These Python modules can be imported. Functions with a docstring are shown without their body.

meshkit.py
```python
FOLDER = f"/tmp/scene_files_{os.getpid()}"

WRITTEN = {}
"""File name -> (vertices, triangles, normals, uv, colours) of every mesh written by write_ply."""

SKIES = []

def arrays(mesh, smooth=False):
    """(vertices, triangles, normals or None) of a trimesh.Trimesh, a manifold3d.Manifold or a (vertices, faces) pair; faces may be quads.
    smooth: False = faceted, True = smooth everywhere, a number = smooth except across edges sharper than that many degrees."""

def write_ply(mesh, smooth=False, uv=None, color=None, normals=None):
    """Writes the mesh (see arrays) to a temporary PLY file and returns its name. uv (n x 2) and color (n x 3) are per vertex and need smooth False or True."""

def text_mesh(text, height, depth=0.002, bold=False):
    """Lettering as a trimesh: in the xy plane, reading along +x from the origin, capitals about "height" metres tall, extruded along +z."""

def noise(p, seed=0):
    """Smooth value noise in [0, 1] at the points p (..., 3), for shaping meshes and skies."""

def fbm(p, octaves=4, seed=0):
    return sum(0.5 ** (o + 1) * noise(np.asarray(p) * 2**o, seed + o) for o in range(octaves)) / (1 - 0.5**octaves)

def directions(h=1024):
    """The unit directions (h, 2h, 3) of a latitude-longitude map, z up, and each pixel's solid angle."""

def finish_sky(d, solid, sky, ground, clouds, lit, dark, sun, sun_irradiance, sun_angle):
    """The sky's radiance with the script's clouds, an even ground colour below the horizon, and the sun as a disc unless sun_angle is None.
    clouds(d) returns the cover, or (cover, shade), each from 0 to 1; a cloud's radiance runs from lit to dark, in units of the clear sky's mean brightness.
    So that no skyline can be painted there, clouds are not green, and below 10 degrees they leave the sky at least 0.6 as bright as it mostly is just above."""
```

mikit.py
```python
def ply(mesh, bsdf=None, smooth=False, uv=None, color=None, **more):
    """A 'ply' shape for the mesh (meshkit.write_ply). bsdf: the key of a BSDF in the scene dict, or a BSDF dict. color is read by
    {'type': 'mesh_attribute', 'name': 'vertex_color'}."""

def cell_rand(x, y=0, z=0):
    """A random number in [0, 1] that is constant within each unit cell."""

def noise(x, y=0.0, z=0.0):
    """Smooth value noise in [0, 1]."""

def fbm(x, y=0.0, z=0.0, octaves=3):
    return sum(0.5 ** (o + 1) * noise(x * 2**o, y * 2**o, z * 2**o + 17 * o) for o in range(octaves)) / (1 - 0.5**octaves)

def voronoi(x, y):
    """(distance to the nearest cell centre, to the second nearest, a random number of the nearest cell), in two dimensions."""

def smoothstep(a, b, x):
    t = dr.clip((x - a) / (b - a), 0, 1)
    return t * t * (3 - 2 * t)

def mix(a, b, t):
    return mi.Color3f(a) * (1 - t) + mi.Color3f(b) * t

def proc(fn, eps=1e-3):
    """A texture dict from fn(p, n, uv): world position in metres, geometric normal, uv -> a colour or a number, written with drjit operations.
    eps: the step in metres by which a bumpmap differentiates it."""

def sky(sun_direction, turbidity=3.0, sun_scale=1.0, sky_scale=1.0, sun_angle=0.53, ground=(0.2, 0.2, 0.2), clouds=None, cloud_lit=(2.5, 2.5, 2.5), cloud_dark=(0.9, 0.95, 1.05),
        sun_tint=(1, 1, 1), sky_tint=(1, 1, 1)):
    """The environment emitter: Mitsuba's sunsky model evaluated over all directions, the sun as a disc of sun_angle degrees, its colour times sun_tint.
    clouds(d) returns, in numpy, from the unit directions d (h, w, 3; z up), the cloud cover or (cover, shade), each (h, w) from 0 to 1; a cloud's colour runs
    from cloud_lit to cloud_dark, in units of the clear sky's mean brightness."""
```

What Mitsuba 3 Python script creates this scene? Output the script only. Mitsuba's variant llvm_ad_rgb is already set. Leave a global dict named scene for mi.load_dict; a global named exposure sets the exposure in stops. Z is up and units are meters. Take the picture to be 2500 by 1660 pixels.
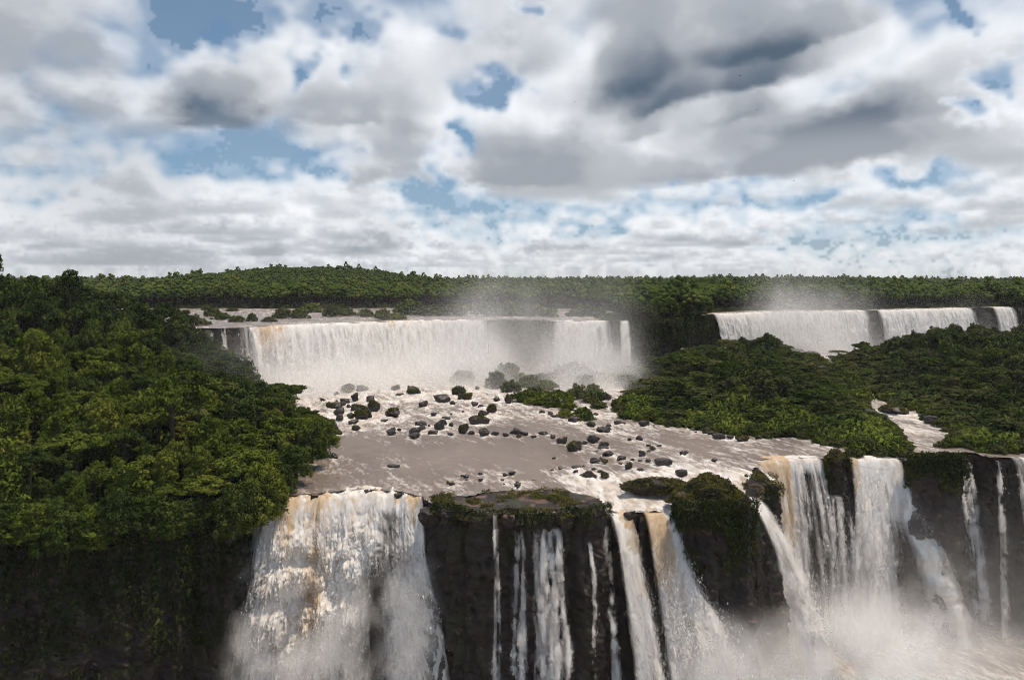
import math
import numpy as np
import trimesh
import mitsuba as mi
import drjit as dr
import mikit
import meshkit
from mikit import noise, fbm, smoothstep, mix
from meshkit import noise as nz
from shapely.geometry import Polygon, Point, LineString
from scipy.spatial import cKDTree
from scipy.ndimage import gaussian_filter, map_coordinates

T = mi.ScalarTransform4f
rng = np.random.default_rng(7)

# ---------------------------------------------------------------- camera, sky, exposure
EYE = 40.0                      # metres above the middle river
F, UC, VH = 1960.0, 1250.0, 688.0   # survey of the photograph: focal length, centre column and horizon row (2500 x 1660)
scene, labels = {}, {}
scene['camera'] = {
    'type': 'perspective', 'fov': 2 * math.degrees(math.atan(1250 / F)), 'fov_axis': 'x',
    'to_world': T().look_at(origin=[0, 0, EYE], target=[0, 100, EYE], up=[0, 0, 1]),
    'principal_point_offset_x': 0.0, 'principal_point_offset_y': (830 - VH) / 1660.0,
    'near_clip': 1.0, 'far_clip': 60000.0,
    'medium': {'type': 'ref', 'id': 'air'},
}
SUN = (0.28, 0.06, 0.96)
exposure = 0.5


def fb(p, octaves=4, seed=0):
    return meshkit.fbm(p, octaves, seed)


def ss(a, b, x):
    t = np.clip((np.asarray(x, float) - a) / (b - a), 0, 1)
    return t * t * (3 - 2 * t)


def cfb(q, octaves, seed, gain=.56, kind=0):
    """Layered noise for clouds; kind 1 heaps it up into rounded lumps with creases."""
    out, tot, a = 0, 0, 1.0
    for o in range(octaves):
        n = nz(np.asarray(q) * 2.03 ** o + 7.3 * o, seed + o)
        out = out + a * (np.abs(2 * n - 1) * 1.25 if kind else n)
        tot += a
        a *= gain
    return out / tot


# places of the larger clouds and clear gaps, in degrees of azimuth (right of the view's middle) and elevation
GAPS = [(-20.4, 17.3, 3.4, 1.5, 1.0), (-22.5, 15.6, 2.0, .9, .6), (-14.9, 14.2, 1.2, 2.0, 1.0), (-12.0, 17.2, 1.6, .8, .6), (-10.5, 15.2, 1.3, .8, .5), (-1.0, 13.8, 1.7, .9, 1.0), (-0.2, 12.6, .8, 1.1, .8), (-16.0, 8.6, 2.0, .55, .95), (-14.0, 8.0, 1.2, .6, .7), (-3.9, 9.7, .6, .7, .9),
        (-5.2, 6.7, 1.3, 1.0, .8), (-3.6, 5.6, 3.0, .7, .8), (29.2, 16.0, .6, .8, 1.0), (31.6, 13.0, 1.3, 1.3, .8), (30.4, 9.9, 1.7, .6, .8), (26.4, 6.8, 3.4, .7, .7), (21.0, 5.9, 2.4, .55, .6), (12.6, 6.6, 1.2, .35, .6), (0.4, 18.8, 1.0, .6, .8), (16.0, 5.3, 2.0, .4, .5),
        (-3.3, 17.5, 1.2, .8, .35), (6.0, 3.9, 2.4, .4, .3)]
# dark bellies: azimuth, elevation of the base, half width, height, strength, slope of the base
BELLIES = [(-20.0, 9.7, 2.7, 3.0, .80, .05), (-22.6, 10.6, 1.2, 2.0, .40, 0), (-11.5, 10.6, 2.7, 1.4, .34, -.02), (-8.9, 6.75, 2.7, 2.6, .62, .03), (-6.9, 9.5, 1.6, 3.0, .26, .2), (0.2, 6.7, 3.9, 2.6, 1.0, .01),
           (8.2, 12.4, 3.2, 6.5, .44, .42), (14.0, 12.2, 6.5, 3.0, .56, .22), (18.5, 15.0, 5.0, 2.0, .40, .18), (16.0, 10.7, 1.9, 2.0, .40, .1), (20.6, 7.3, 7.2, 2.9, .95, .13), (23.0, 9.3, 4.8, 1.6, .45, .16), (9.2, 10.0, 2.2, 1.4, .30, .1),
           (11.5, 6.9, 3.0, .8, .40, 0), (-9.9, 2.15, 2.6, 2.2, .58, .06), (-17.2, 1.75, 1.5, 1.0, .45, 0), (3.6, 2.3, 3.2, .55, .52, .02), (10.5, 1.45, 3.0, .35, .46, 0), (16.3, 2.4, 2.0, .5, .44, .1), (12.0, 2.7, 1.6, .4, .34, 0),
           (28.8, 3.1, 1.8, .45, .40, 0), (30.8, 4.6, 2.4, .8, .36, .1), (-3.4, 2.2, 1.8, .6, .30, 0), (22.2, 2.7, 1.5, .45, .30, 0), (24.5, 3.9, 2.0, .4, .25, 0), (6.5, 4.2, 1.5, .4, .24, 0)]
# wide veils of blue-grey rain cloud
VEILS = [(-27.0, 9.0, 6.0, 1.8, .45), (-30.0, 9.5, 6.5, 5.4, .95), (-26.0, 5.0, 6.0, 3.0, .75), (-31.5, 15.5, 4.0, 3.0, .26), (-24.5, 1.5, 6.5, .9, .80), (17.0, 16.5, 8.0, 3.0, .25), (24.0, 9.5, 6.0, 2.2, .25)]
# bright heaped tops
PUFFS = [(-1.5, 16.2, 3.0, 2.2, .8), (-5.2, 13.6, 3.0, 2.2, .6), (-16.5, 12.6, 2.6, 1.6, .6), (-7.7, 10.2, 2.0, 1.8, .35), (12.2, 9.3, 1.8, 2.0, .6), (4.2, 11.2, 2.6, 2.6, .6), (-14.0, 5.0, 4.5, 1.8, .5), (22.0, 15.0, 2.6, 2.4, .6), (29.0, 12.0, 2.0, 1.6, .4), (-33.0, 5.7, 1.3, .8, .7), (-26.7, 2.6, 1.4, .6, .7), (-9.8, 5.3, 1.5, .6, .6), (0.2, 3.5, 2.6, .8, .3)]


def clouds(d):
    """A layer of cumulus between 1.1 and 2.2 km, looked through along each direction: (cover, shade)."""
    x, y, z = d[..., 0], d[..., 1], d[..., 2]
    az, el = np.degrees(np.arctan2(x, y)), np.degrees(np.arcsin(np.clip(z, -1, 1)))
    cover, shade = np.full(az.shape, .8), np.full(az.shape, .3)
    near = (np.abs(az) < 44) & (el < 27)
    sun = np.array(SUN) / np.linalg.norm(SUN)
    for sel, steps, octaves in ((near, 44, 5), (~near, 7, 2)):
        a, e, D = az[sel], np.maximum(el[sel], 0), d[sel]
        # wandering of the placed outlines
        q = np.stack([a * .16 + 40, e * .22, 0 * a + 3.7], -1)
        wx, wy = cfb(q, 3, 1) - .5, cfb(q + 31, 3, 2) - .5
        vx, vy = cfb(q * 3.3 + 3, 4, 3) - .5, cfb(q * 3.3 + 17, 4, 4) - .5
        size = np.clip(e / 9, .22, 1)
        aw, ew = a + (6.0 * wx + 5.0 * vx) * (.4 + .6 * size), e + (3.6 * wy + 4.4 * vy) * size
        ab, eb = a + (3.5 * wx + 2.2 * vx) * (.5 + .5 * size), e + (1.8 * wy + 1.3 * vy) * size
        gap = np.minimum(sum(s * np.exp(-((aw - ca) / ra) ** 2 - ((ew - ce) / re) ** 2) for ca, ce, ra, re, s in GAPS), 1.1)
        heap = np.minimum(sum(s * np.exp(-((aw - ca) / ra) ** 2 - ((ew - ce) / re) ** 2) for ca, ce, ra, re, s in PUFFS), 1)
        veil = np.minimum(sum(s * np.exp(-((aw - ca) / ra) ** 2 - ((ew - ce) / re) ** 2) for ca, ce, ra, re, s in VEILS), 1)
        dark = 0 * a
        for ca, ce, ra, hi, s, slope in BELLIES:
            t = eb - ce - slope * (ab - ca)
            g = np.exp(-((ab - ca) / ra) ** 4) * ss(-.12 - .05 * hi, .12 + .12 * hi, t) * np.exp(-(np.maximum(t, 0) / hi) ** 1.7)
            dark = 1 - (1 - dark) * (1 - np.minimum(s * g, 1))
        bias = -.055 - .30 * gap + .09 * heap + .15 * dark + .17 * veil - .075 * ss(40, 60, np.abs(a))
        sn = np.sin(np.radians(np.maximum(e, .9) + 1.3))
        T_, L_, W_ = np.ones_like(a), np.zeros_like(a), np.zeros_like(a)
        jit = nz(np.stack([a * 37.1, e * 41.7, 0 * a], -1))

        def density(p, oc):
            h = (p[..., 2] - 1.1) / 1.1
            big = cfb(p * [.26, .26, .20] + [11, 3, 0], 2, 31)
            det = cfb(p * [1.25, 1.25, 1.5] + [5, 9, 2], oc, 37, .60, 1)
            c = big * .70 + det * .62 - .17
            return np.clip((c + (bias[:, None] if p.ndim == 3 else bias) - .40 - .20 * np.maximum(h, 0) ** 1.4) * 4.6, 0, 1) * ss(0, .10, h) * ss(1, .8, h)

        for k in range(steps):
            hh = 1.1 + 1.1 * (k + .25 + .5 * jit) / steps
            p = D * (hh / sn)[:, None]
            p[:, 2] = hh
            g = density(p, octaves)
            step = 1.1 / steps / sn
            alpha = 1 - np.exp(-g * np.minimum(step, 1.2) * 5.0)
            on = (alpha * T_ > .004)
            if not on.any():
                continue
            i = np.where(on)[0]
            tau = 0
            for m, w in ((.10, .14), (.28, .24), (.62, .42)):
                pp = p[i] + sun * m * np.array([1, 1, 1])
                hcut = pp[:, 2] < 2.2
                b_, bias_ = bias, bias[i]
                h = (pp[:, 2] - 1.1) / 1.1
                c = cfb(pp * [.26, .26, .20] + [11, 3, 0], 2, 31) * .70 + cfb(pp * [1.25, 1.25, 1.5] + [5, 9, 2], 3, 37, .60, 1) * .62 - .17
                tau = tau + w * 5.0 * np.clip((c + bias_ - .40 - .20 * np.maximum(h, 0) ** 1.4) * 4.6, 0, 1) * hcut
            light = .62 * np.exp(-tau * 1.1) + .38 * np.exp(-tau * .28)
            light = light * .80 + .20 * np.clip((p[i, 2] - 1.1) / 1.1, 0, 1)
            w = alpha[i] * T_[i]
            L_[i] += w * light
            W_[i] += w
            T_[i] *= 1 - alpha[i]
        c = 1 - T_
        light = L_ / np.maximum(W_, 1e-4)
        low = ss(5.0, .3, e)
        s = np.clip(1.12 - 1.55 * light, 0, 1)
        s = s * (1 - .70 * heap) * (1 - .45 * low) * .85 + .86 * dark * (.70 + .6 * s) + .26 * veil
        s = np.minimum(s, .62 + .38 * ss(.62, 1.3, s))
        soft_ = .86 * (1 - np.exp(-s / .58))
        s = soft_ + (s - soft_) * ss(8.5, 12.0, e)
        c = np.maximum(c, np.maximum(.20 * ss(.2, .5, cfb(q * [1.6, 2.2, 1] + 70, 4, 71)), ss(.25, .6, dark) * .9))
        s = s + .10 * low
        c = c * (1 - low) + low * np.maximum(c, .62)
        cover[sel], shade[sel] = c, np.clip(s, 0, 1)
    return np.clip(gaussian_filter(cover, .65), 0, 1), np.clip(gaussian_filter(shade, .3), 0, 1)


scene['sky'] = mikit.sky(SUN, turbidity=3, clouds=clouds, cloud_lit=(3.86, 3.92, 4.02), cloud_dark=(.38, .54, .76), sky_tint=(1.6, 1.8, 1.75), sun_scale=1.6, sun_angle=1.0)

# ---------------------------------------------------------------- helpers


def S(u, v, z=0.0):
    """The surveyed point on the level z that the photograph shows at (u, v)."""
    Y = F * (EYE - z) / (v - VH)
    return np.array([(u - UC) / F * Y, Y, z])


def at(u, v, Y):
    return np.array([(u - UC) / F * Y, Y, EYE - (v - VH) / F * Y])


counts = {}


def numbered(name):
    counts[name] = counts.get(name, -1) + 1
    return name if counts[name] == 0 else f'{name}_{counts[name]:03d}'


def shape(key, v, f, bsdf, n=None, uv=None, color=None, smooth=False):
    if n is not None:
        path = meshkit.write_ply((v, f), False, uv, color, normals=n)
        scene[key] = {'type': 'ply', 'filename': path, 'face_normals': False, 'bsdf': {'type': 'ref', 'id': bsdf}}
    else:
        scene[key] = mikit.ply((v, f), bsdf, smooth=smooth, uv=uv, color=color)
    return key


def label(key, text, category=None, group=None, kind=None):
    labels[key] = {k: x for k, x in dict(label=text, category=category, group=group, kind=kind).items() if x}


def grid_faces(ny, nx, keep=None):
    i, j = np.meshgrid(np.arange(ny - 1), np.arange(nx - 1), indexing='ij')
    a = i * nx + j
    q = np.stack([a, a + 1, a + nx + 1, a + nx], -1)
    if keep is not None:
        q = q[keep]
    q = q.reshape(-1, 4)
    return np.vstack([q[:, [0, 1, 2]], q[:, [0, 2, 3]]])


def prune(v, f, *more):
    used = np.unique(f)
    m = np.full(len(v), -1)
    m[used] = np.arange(len(used))
    return (v[used], m[f]) + tuple(None if x is None else x[used] for x in more)


def vnormals(v, f):
    n = np.zeros_like(v)
    c = np.cross(v[f[:, 1]] - v[f[:, 0]], v[f[:, 2]] - v[f[:, 0]])
    for k in range(3):
        np.add.at(n, f[:, k], c)
    return n / np.maximum(np.linalg.norm(n, axis=1, keepdims=True), 1e-12)


def resample(pts, step):
    pts = np.asarray(pts, float)
    s = np.r_[0, np.cumsum(np.linalg.norm(np.diff(pts[:, :2], axis=0), axis=1))]
    n = max(2, int(s[-1] / step) + 1)
    t = np.linspace(0, s[-1], n)
    return np.stack([np.interp(t, s, pts[:, k]) for k in range(pts.shape[1])], 1), t


def inside(poly, x, y):
    import shapely
    return shapely.contains_xy(poly, x, y)


def distance(poly, x, y, pts=None):
    """Distance to the outline of poly."""
    line, _ = resample(np.array(poly.exterior.coords), .5)
    return cKDTree(line[:, :2]).query(np.stack([np.ravel(x), np.ravel(y)], -1))[0].reshape(np.shape(x))

# ---------------------------------------------------------------- materials
scene['air'] = {'type': 'homogeneous', 'albedo': {'type': 'rgb', 'value': [.96, .97, .98]}, 'sigma_t': 0.00006}


def rock_colour(p, n, uv):
    a = fbm(p.x * .35, p.y * .35, p.z * .9, 3)
    b = noise(p.x * 1.7, p.y * 1.7, p.z * 2.6)
    layer = noise(p.z * 1.1 + 2 * noise(p.x * .08, p.y * .08), 3.3)
    c = mix((.012, .010, .010), (.050, .037, .031), dr.clip(.65 * a + .35 * b + .35 * layer - .25, 0, 1))
    c = mix(c, (.16, .095, .072), smoothstep(.62, .80, noise(p.x * .55 + 3, p.y * .55, p.z * .7)) * smoothstep(.2, .8, n.z) * .8)
    green = smoothstep(.50, .72, fbm(p.x * .22 + 9, p.y * .22, p.z * .16, 3)) * smoothstep(-.5, .7, n.z)
    return mix(c, (.030, .036, .012), green * .75)


def rock_relief(p, n, uv):
    return fbm(p.x * 1.1, p.y * 1.1, p.z * 2.2, 4)


scene['rock'] = {'type': 'twosided', 'bsdf': {'type': 'bumpmap', 'arbitrary': mikit.proc(rock_relief, .05), 'scale': .50,
                 'bsdf': {'type': 'principled', 'base_color': mikit.proc(rock_colour), 'roughness': .55, 'specular': .35}}}


def boulder_colour(p, n, uv):
    a = fbm(p.x * 1.3, p.y * 1.3, p.z * 1.6, 3)
    c = mix((.010, .008, .008), (.045, .036, .032), smoothstep(.3, .75, a))
    return mix(c, (.10, .085, .078), smoothstep(.64, .8, noise(p.x * 2.1, p.y * 2.1, p.z * 2.1 + 5)) * smoothstep(.1, .8, n.z) * .6)


def boulder_relief(p, n, uv):
    return fbm(p.x * 2.3, p.y * 2.3, p.z * 2.3, 3)


scene['wet_basalt'] = {'type': 'twosided', 'bsdf': {'type': 'bumpmap', 'arbitrary': mikit.proc(boulder_relief, .03), 'scale': .25,
                       'bsdf': {'type': 'principled', 'base_color': mikit.proc(boulder_colour), 'roughness': .42, 'specular': .45}}}


def soil_colour(p, n, uv):
    return mix((.010, .014, .006), (.026, .031, .012), fbm(p.x * .3, p.y * .3, p.z * .3, 3))


scene['forest_floor'] = {'type': 'twosided', 'bsdf': {'type': 'diffuse', 'reflectance': mikit.proc(soil_colour)}}


def river_foam(p, uv):
    # uv.x: how much foam the current carries here, uv.y: distance along the current; streaks lie along the flow
    s = fbm(p.x * .55 + .25 * p.y, p.y * .16, 1.7, 4)
    t = fbm(p.x * 1.9 + .4 * p.y, p.y * .75, 4.1, 3)
    return smoothstep(.30, .96, uv.x + 1.05 * (s - .5) + .62 * (t - .5))


def river_colour(p, n, uv):
    mud = mix((.145, .114, .096), (.250, .202, .170), fbm(p.x * .09, p.y * .05, 0, 3))
    white = mix((.50, .42, .35), (.80, .775, .75), smoothstep(.25, .65, fbm(p.x * .8 + .2 * p.y, p.y * .45, 6.3, 4)))
    return mix(mud, white, river_foam(p, uv))


def river_rough(p, n, uv):
    return .10 + .6 * river_foam(p, uv)


def river_relief(p, n, uv):
    f = river_foam(p, uv)
    return .62 * fbm(p.x * .8 + .3 * p.y, p.y * .5, 2.2, 4) + .28 * fbm(p.x * 3.1, p.y * 2.4, 7, 2) + .55 * f * (.4 + fbm(p.x * 2.3, p.y * 1.6, 9, 3))


scene['muddy_water'] = {'type': 'twosided', 'bsdf': {'type': 'bumpmap', 'arbitrary': mikit.proc(river_relief, .06), 'scale': 1.0,
                        'bsdf': {'type': 'principled', 'base_color': mikit.proc(river_colour), 'roughness': mikit.proc(river_rough), 'specular': .5}}}


# ---------------------------------------------------------------- the lie of the land
FAR_LIP = np.array([(-420, 330), (-160, 300), (-116, 294), (-104, 300), (-68, 331), (-35, 357), (-6, 357), (18, 349), (51, 349), (75, 370), (104, 419), (155, 462), (211, 476), (297, 524), (400, 570), (900, 640)], float)
LEFT_SHORE = [(-150, 76), (-100, 110), (-82, 120), (-67, 132), (-53, 144), (-48, 148), (-46.5, 153), (-46.5, 165), (-45, 178), (-44.5, 190), (-48, 205), (-57, 225), (-69, 250), (-90, 278), (-106, 290), (-118, 297),
              (-135, 300), (-420, 345), (-420, 76)]
# crest of the near cliff, left to right: x, y, level of its top
NEAR_CREST = np.array([(-170, 68, 6), (-100, 109, 4), (-82, 119, 2.5), (-66, 131.5, 1.5), (-53, 143.5, 0), (-48, 148, -.5), (-43.6, 150, -.6), (-36, 152, -.5), (-29.3, 155, -.5), (-22, 153.5, -.5), (-17, 150, -.5),
                       (-15, 146, .3), (-12.5, 142.5, .6), (-7, 139.5, .5), (0, 138.6, .4), (8, 139, .5), (13, 140.5, .8), (16.3, 144, .5), (17.5, 147, -2.7), (23, 148.2, -2.8), (29, 147.6, -2.6), (30.5, 146.5, 0),
                       (31, 143.5, 1.0), (36, 142, 1.2), (41.5, 143.5, 1.0), (43, 148, .2), (44, 152, -1.9), (47, 153.5, -1.9), (48, 155, -.4), (50.5, 156.4, -.3), (52.6, 159, -.6), (53.6, 165, -.8), (53.6, 174, -.9), (54.5, 179.8, -.6),
                       (60, 181.4, -.4), (69, 182.4, -.4), (71, 180.5, .6), (74.5, 180, .6), (76, 182, -.4), (88, 182.5, -.4), (89.5, 179.5, 1.5), (95, 178, 2), (101, 181.5, 1.2), (102, 188, -.5), (108, 188.5, -.5),
                       (109, 183, .3), (113, 183, -.5), (124, 183.5, -.5), (127, 180, 2), (150, 176, 3), (230, 160, 4)], float)
POOL = -40.0                      # the level of the lower river

crest_poly = Polygon([tuple(p[:2]) for p in NEAR_CREST] + [(400, 160), (420, 560), (-420, 560), (-420, 60)])
left_poly = Polygon(LEFT_SHORE)
bank_tree = cKDTree(resample(np.array(LEFT_SHORE[:-6]), .7)[0])
W0 = [S(u, v)[:2] for u, v in [(1520, 1020), (1650, 1042), (1800, 1064), (1960, 1070), (2075, 1100), (2085, 1118), (2150, 1126), (2215, 1112), (2200, 1062), (2140, 1018), (2110, 988), (2080, 952), (2050, 918), (2000, 885), (1965, 862)]]
isle_a = Polygon([tuple(p) for p in W0] + [(118, 440), (78, 380), (60, 352), (45, 345), (38, 322), (42, 290), (33, 262)]).buffer(0).intersection(crest_poly.buffer(-1.6))
W1 = [S(u, v)[:2] for u, v in [(2285, 1092), (2330, 1080), (2310, 1042), (2260, 1030), (2250, 1008), (2150, 982), (2092, 948), (2062, 915), (2030, 888), (2010, 866)]]
isle_b = Polygon([(104, 186), (112, 187), (109, 193)] + [tuple(p) for p in W1] + [(175, 425), (330, 480), (420, 480), (420, 150), (150, 174), (128, 178), (126, 187)]).buffer(0).intersection(crest_poly.buffer(-1.2))


def largest(g):
    return max(getattr(g, 'geoms', [g]), key=lambda q: q.area)


isle_a, isle_b = largest(isle_a), largest(isle_b)


def rapids(x, y):
    """Level of the middle river: flat, then stepping down towards the gap in the near cliff."""
    x, y = np.asarray(x, float), np.asarray(y, float)
    w = ss(4, 14, x - .25 * (170 - y)) * ss(58, 44, x)
    z = -2.3 * ss(171, 149, y) * w
    z = z - .5 * np.maximum(0, 1 - np.abs(y - 162) / 6) * w * 0
    return z


def land(x, y):
    """Height of the wooded ground beside the middle river."""
    x, y = np.asarray(x, float), np.asarray(y, float)
    h = np.full(x.shape, -3.0)
    i = inside(left_poly, x, y)
    if i.any():
        d = bank_tree.query(np.stack([x[i], y[i]], -1))[0]
        h[i] = -.3 + 29 * ss(-12, 138, d) + 4 * ss(195, 290, y[i]) * ss(4, 40, d) + 1.5 * ss(165, 245, y[i]) * ss(18, 75, d) + 1.2 * ss(0, 4, d)
    for poly, top, far in ((isle_a, 6.5, 30), (isle_b, 9, 45)):
        i = inside(poly, x, y)
        if i.any():
            d = distance(poly, x[i], y[i])
            h[i] = -.2 + top * ss(-2, far, d) + 1.0 * ss(0, 3, d)
    p = np.stack([x * .07, y * .07, 0 * x], -1)
    return h + (h > -1) * (fb(p, 3, 3) - .5) * 3.0 * ss(-.2, 3, h)


def edge_y(x):
    return np.interp(x, FAR_LIP[:, 0], FAR_LIP[:, 1])


chan_a = Polygon([(-260, 270), (-116, 270), (40, 330), (44, 375), (66, 420), (58, 515), (-60, 526), (-150, 522), (-300, 516)])
chan_b = Polygon([(95, 400), (150, 440), (300, 500), (345, 520), (345, 556), (300, 545), (215, 500), (160, 492), (112, 452), (98, 425)])


def plateau(x, y):
    x, y = np.asarray(x, float), np.asarray(y, float)
    h = 25.5 + 10 * ss(560, 2600, y) + 20 * np.exp(-((x + 240) / 130) ** 2 - ((y - 930) / 190) ** 2) 
    h = h + 8 * np.exp(-((x - 500) / 260) ** 2 - ((y - 1500) / 250) ** 2)
    h = h + (fb(np.stack([x * .006, y * .006, 0 * x], -1), 3, 8) - .5) * 9 * ss(540, 800, y)
    for poly in (chan_a, chan_b):
        i = inside(poly, x, y)
        if i.any():
            d = distance(poly, x[i], y[i])
            h[i] = 25.5 - 3.6 * ss(0, 5, d)
    return h


# ground of the plateau, out to the horizon
rows = np.r_[0, .8, 2, 4, 6, 9, 12, 16, 20, np.arange(26, 300, 7), np.geomspace(300, 9000, 50)]
cols = np.r_[-9000, -6000, -4000, -2500, np.arange(-1600, -460, 60), np.arange(-450, 460, 5), np.arange(500, 1700, 60), 2500, 4000, 6000, 9000]
X, R = np.meshgrid(cols, rows)
Y = edge_y(X) + R
Zp = np.where(R < 3, 22.3, 0) + (R >= 3) * plateau(X, Y)
shape('plateau_ground', np.stack([X, Y, Zp], -1).reshape(-1, 3), grid_faces(*X.shape), 'forest_floor', smooth=True)
label('plateau_ground', 'dark wooded plateau above the far falls reaching to the horizon', kind='structure')

# wooded ground beside the middle river (left bank, island, right bank)
gx, gy = np.arange(-420, 421, 2.5), np.arange(70, 485, 2.5)
X, Y = np.meshgrid(gx, gy)
Zl = land(X, Y)
keep = np.maximum.reduce([Zl[:-1, :-1], Zl[1:, :-1], Zl[:-1, 1:], Zl[1:, 1:]]) > -2.0
v, f = prune(np.stack([X, Y, Zl], -1).reshape(-1, 3), grid_faces(*X.shape, keep))
shape('terrain', v, f, 'forest_floor', smooth=True)
label('terrain', 'dark leafy ground under the trees beside the river', kind='structure')


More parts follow.
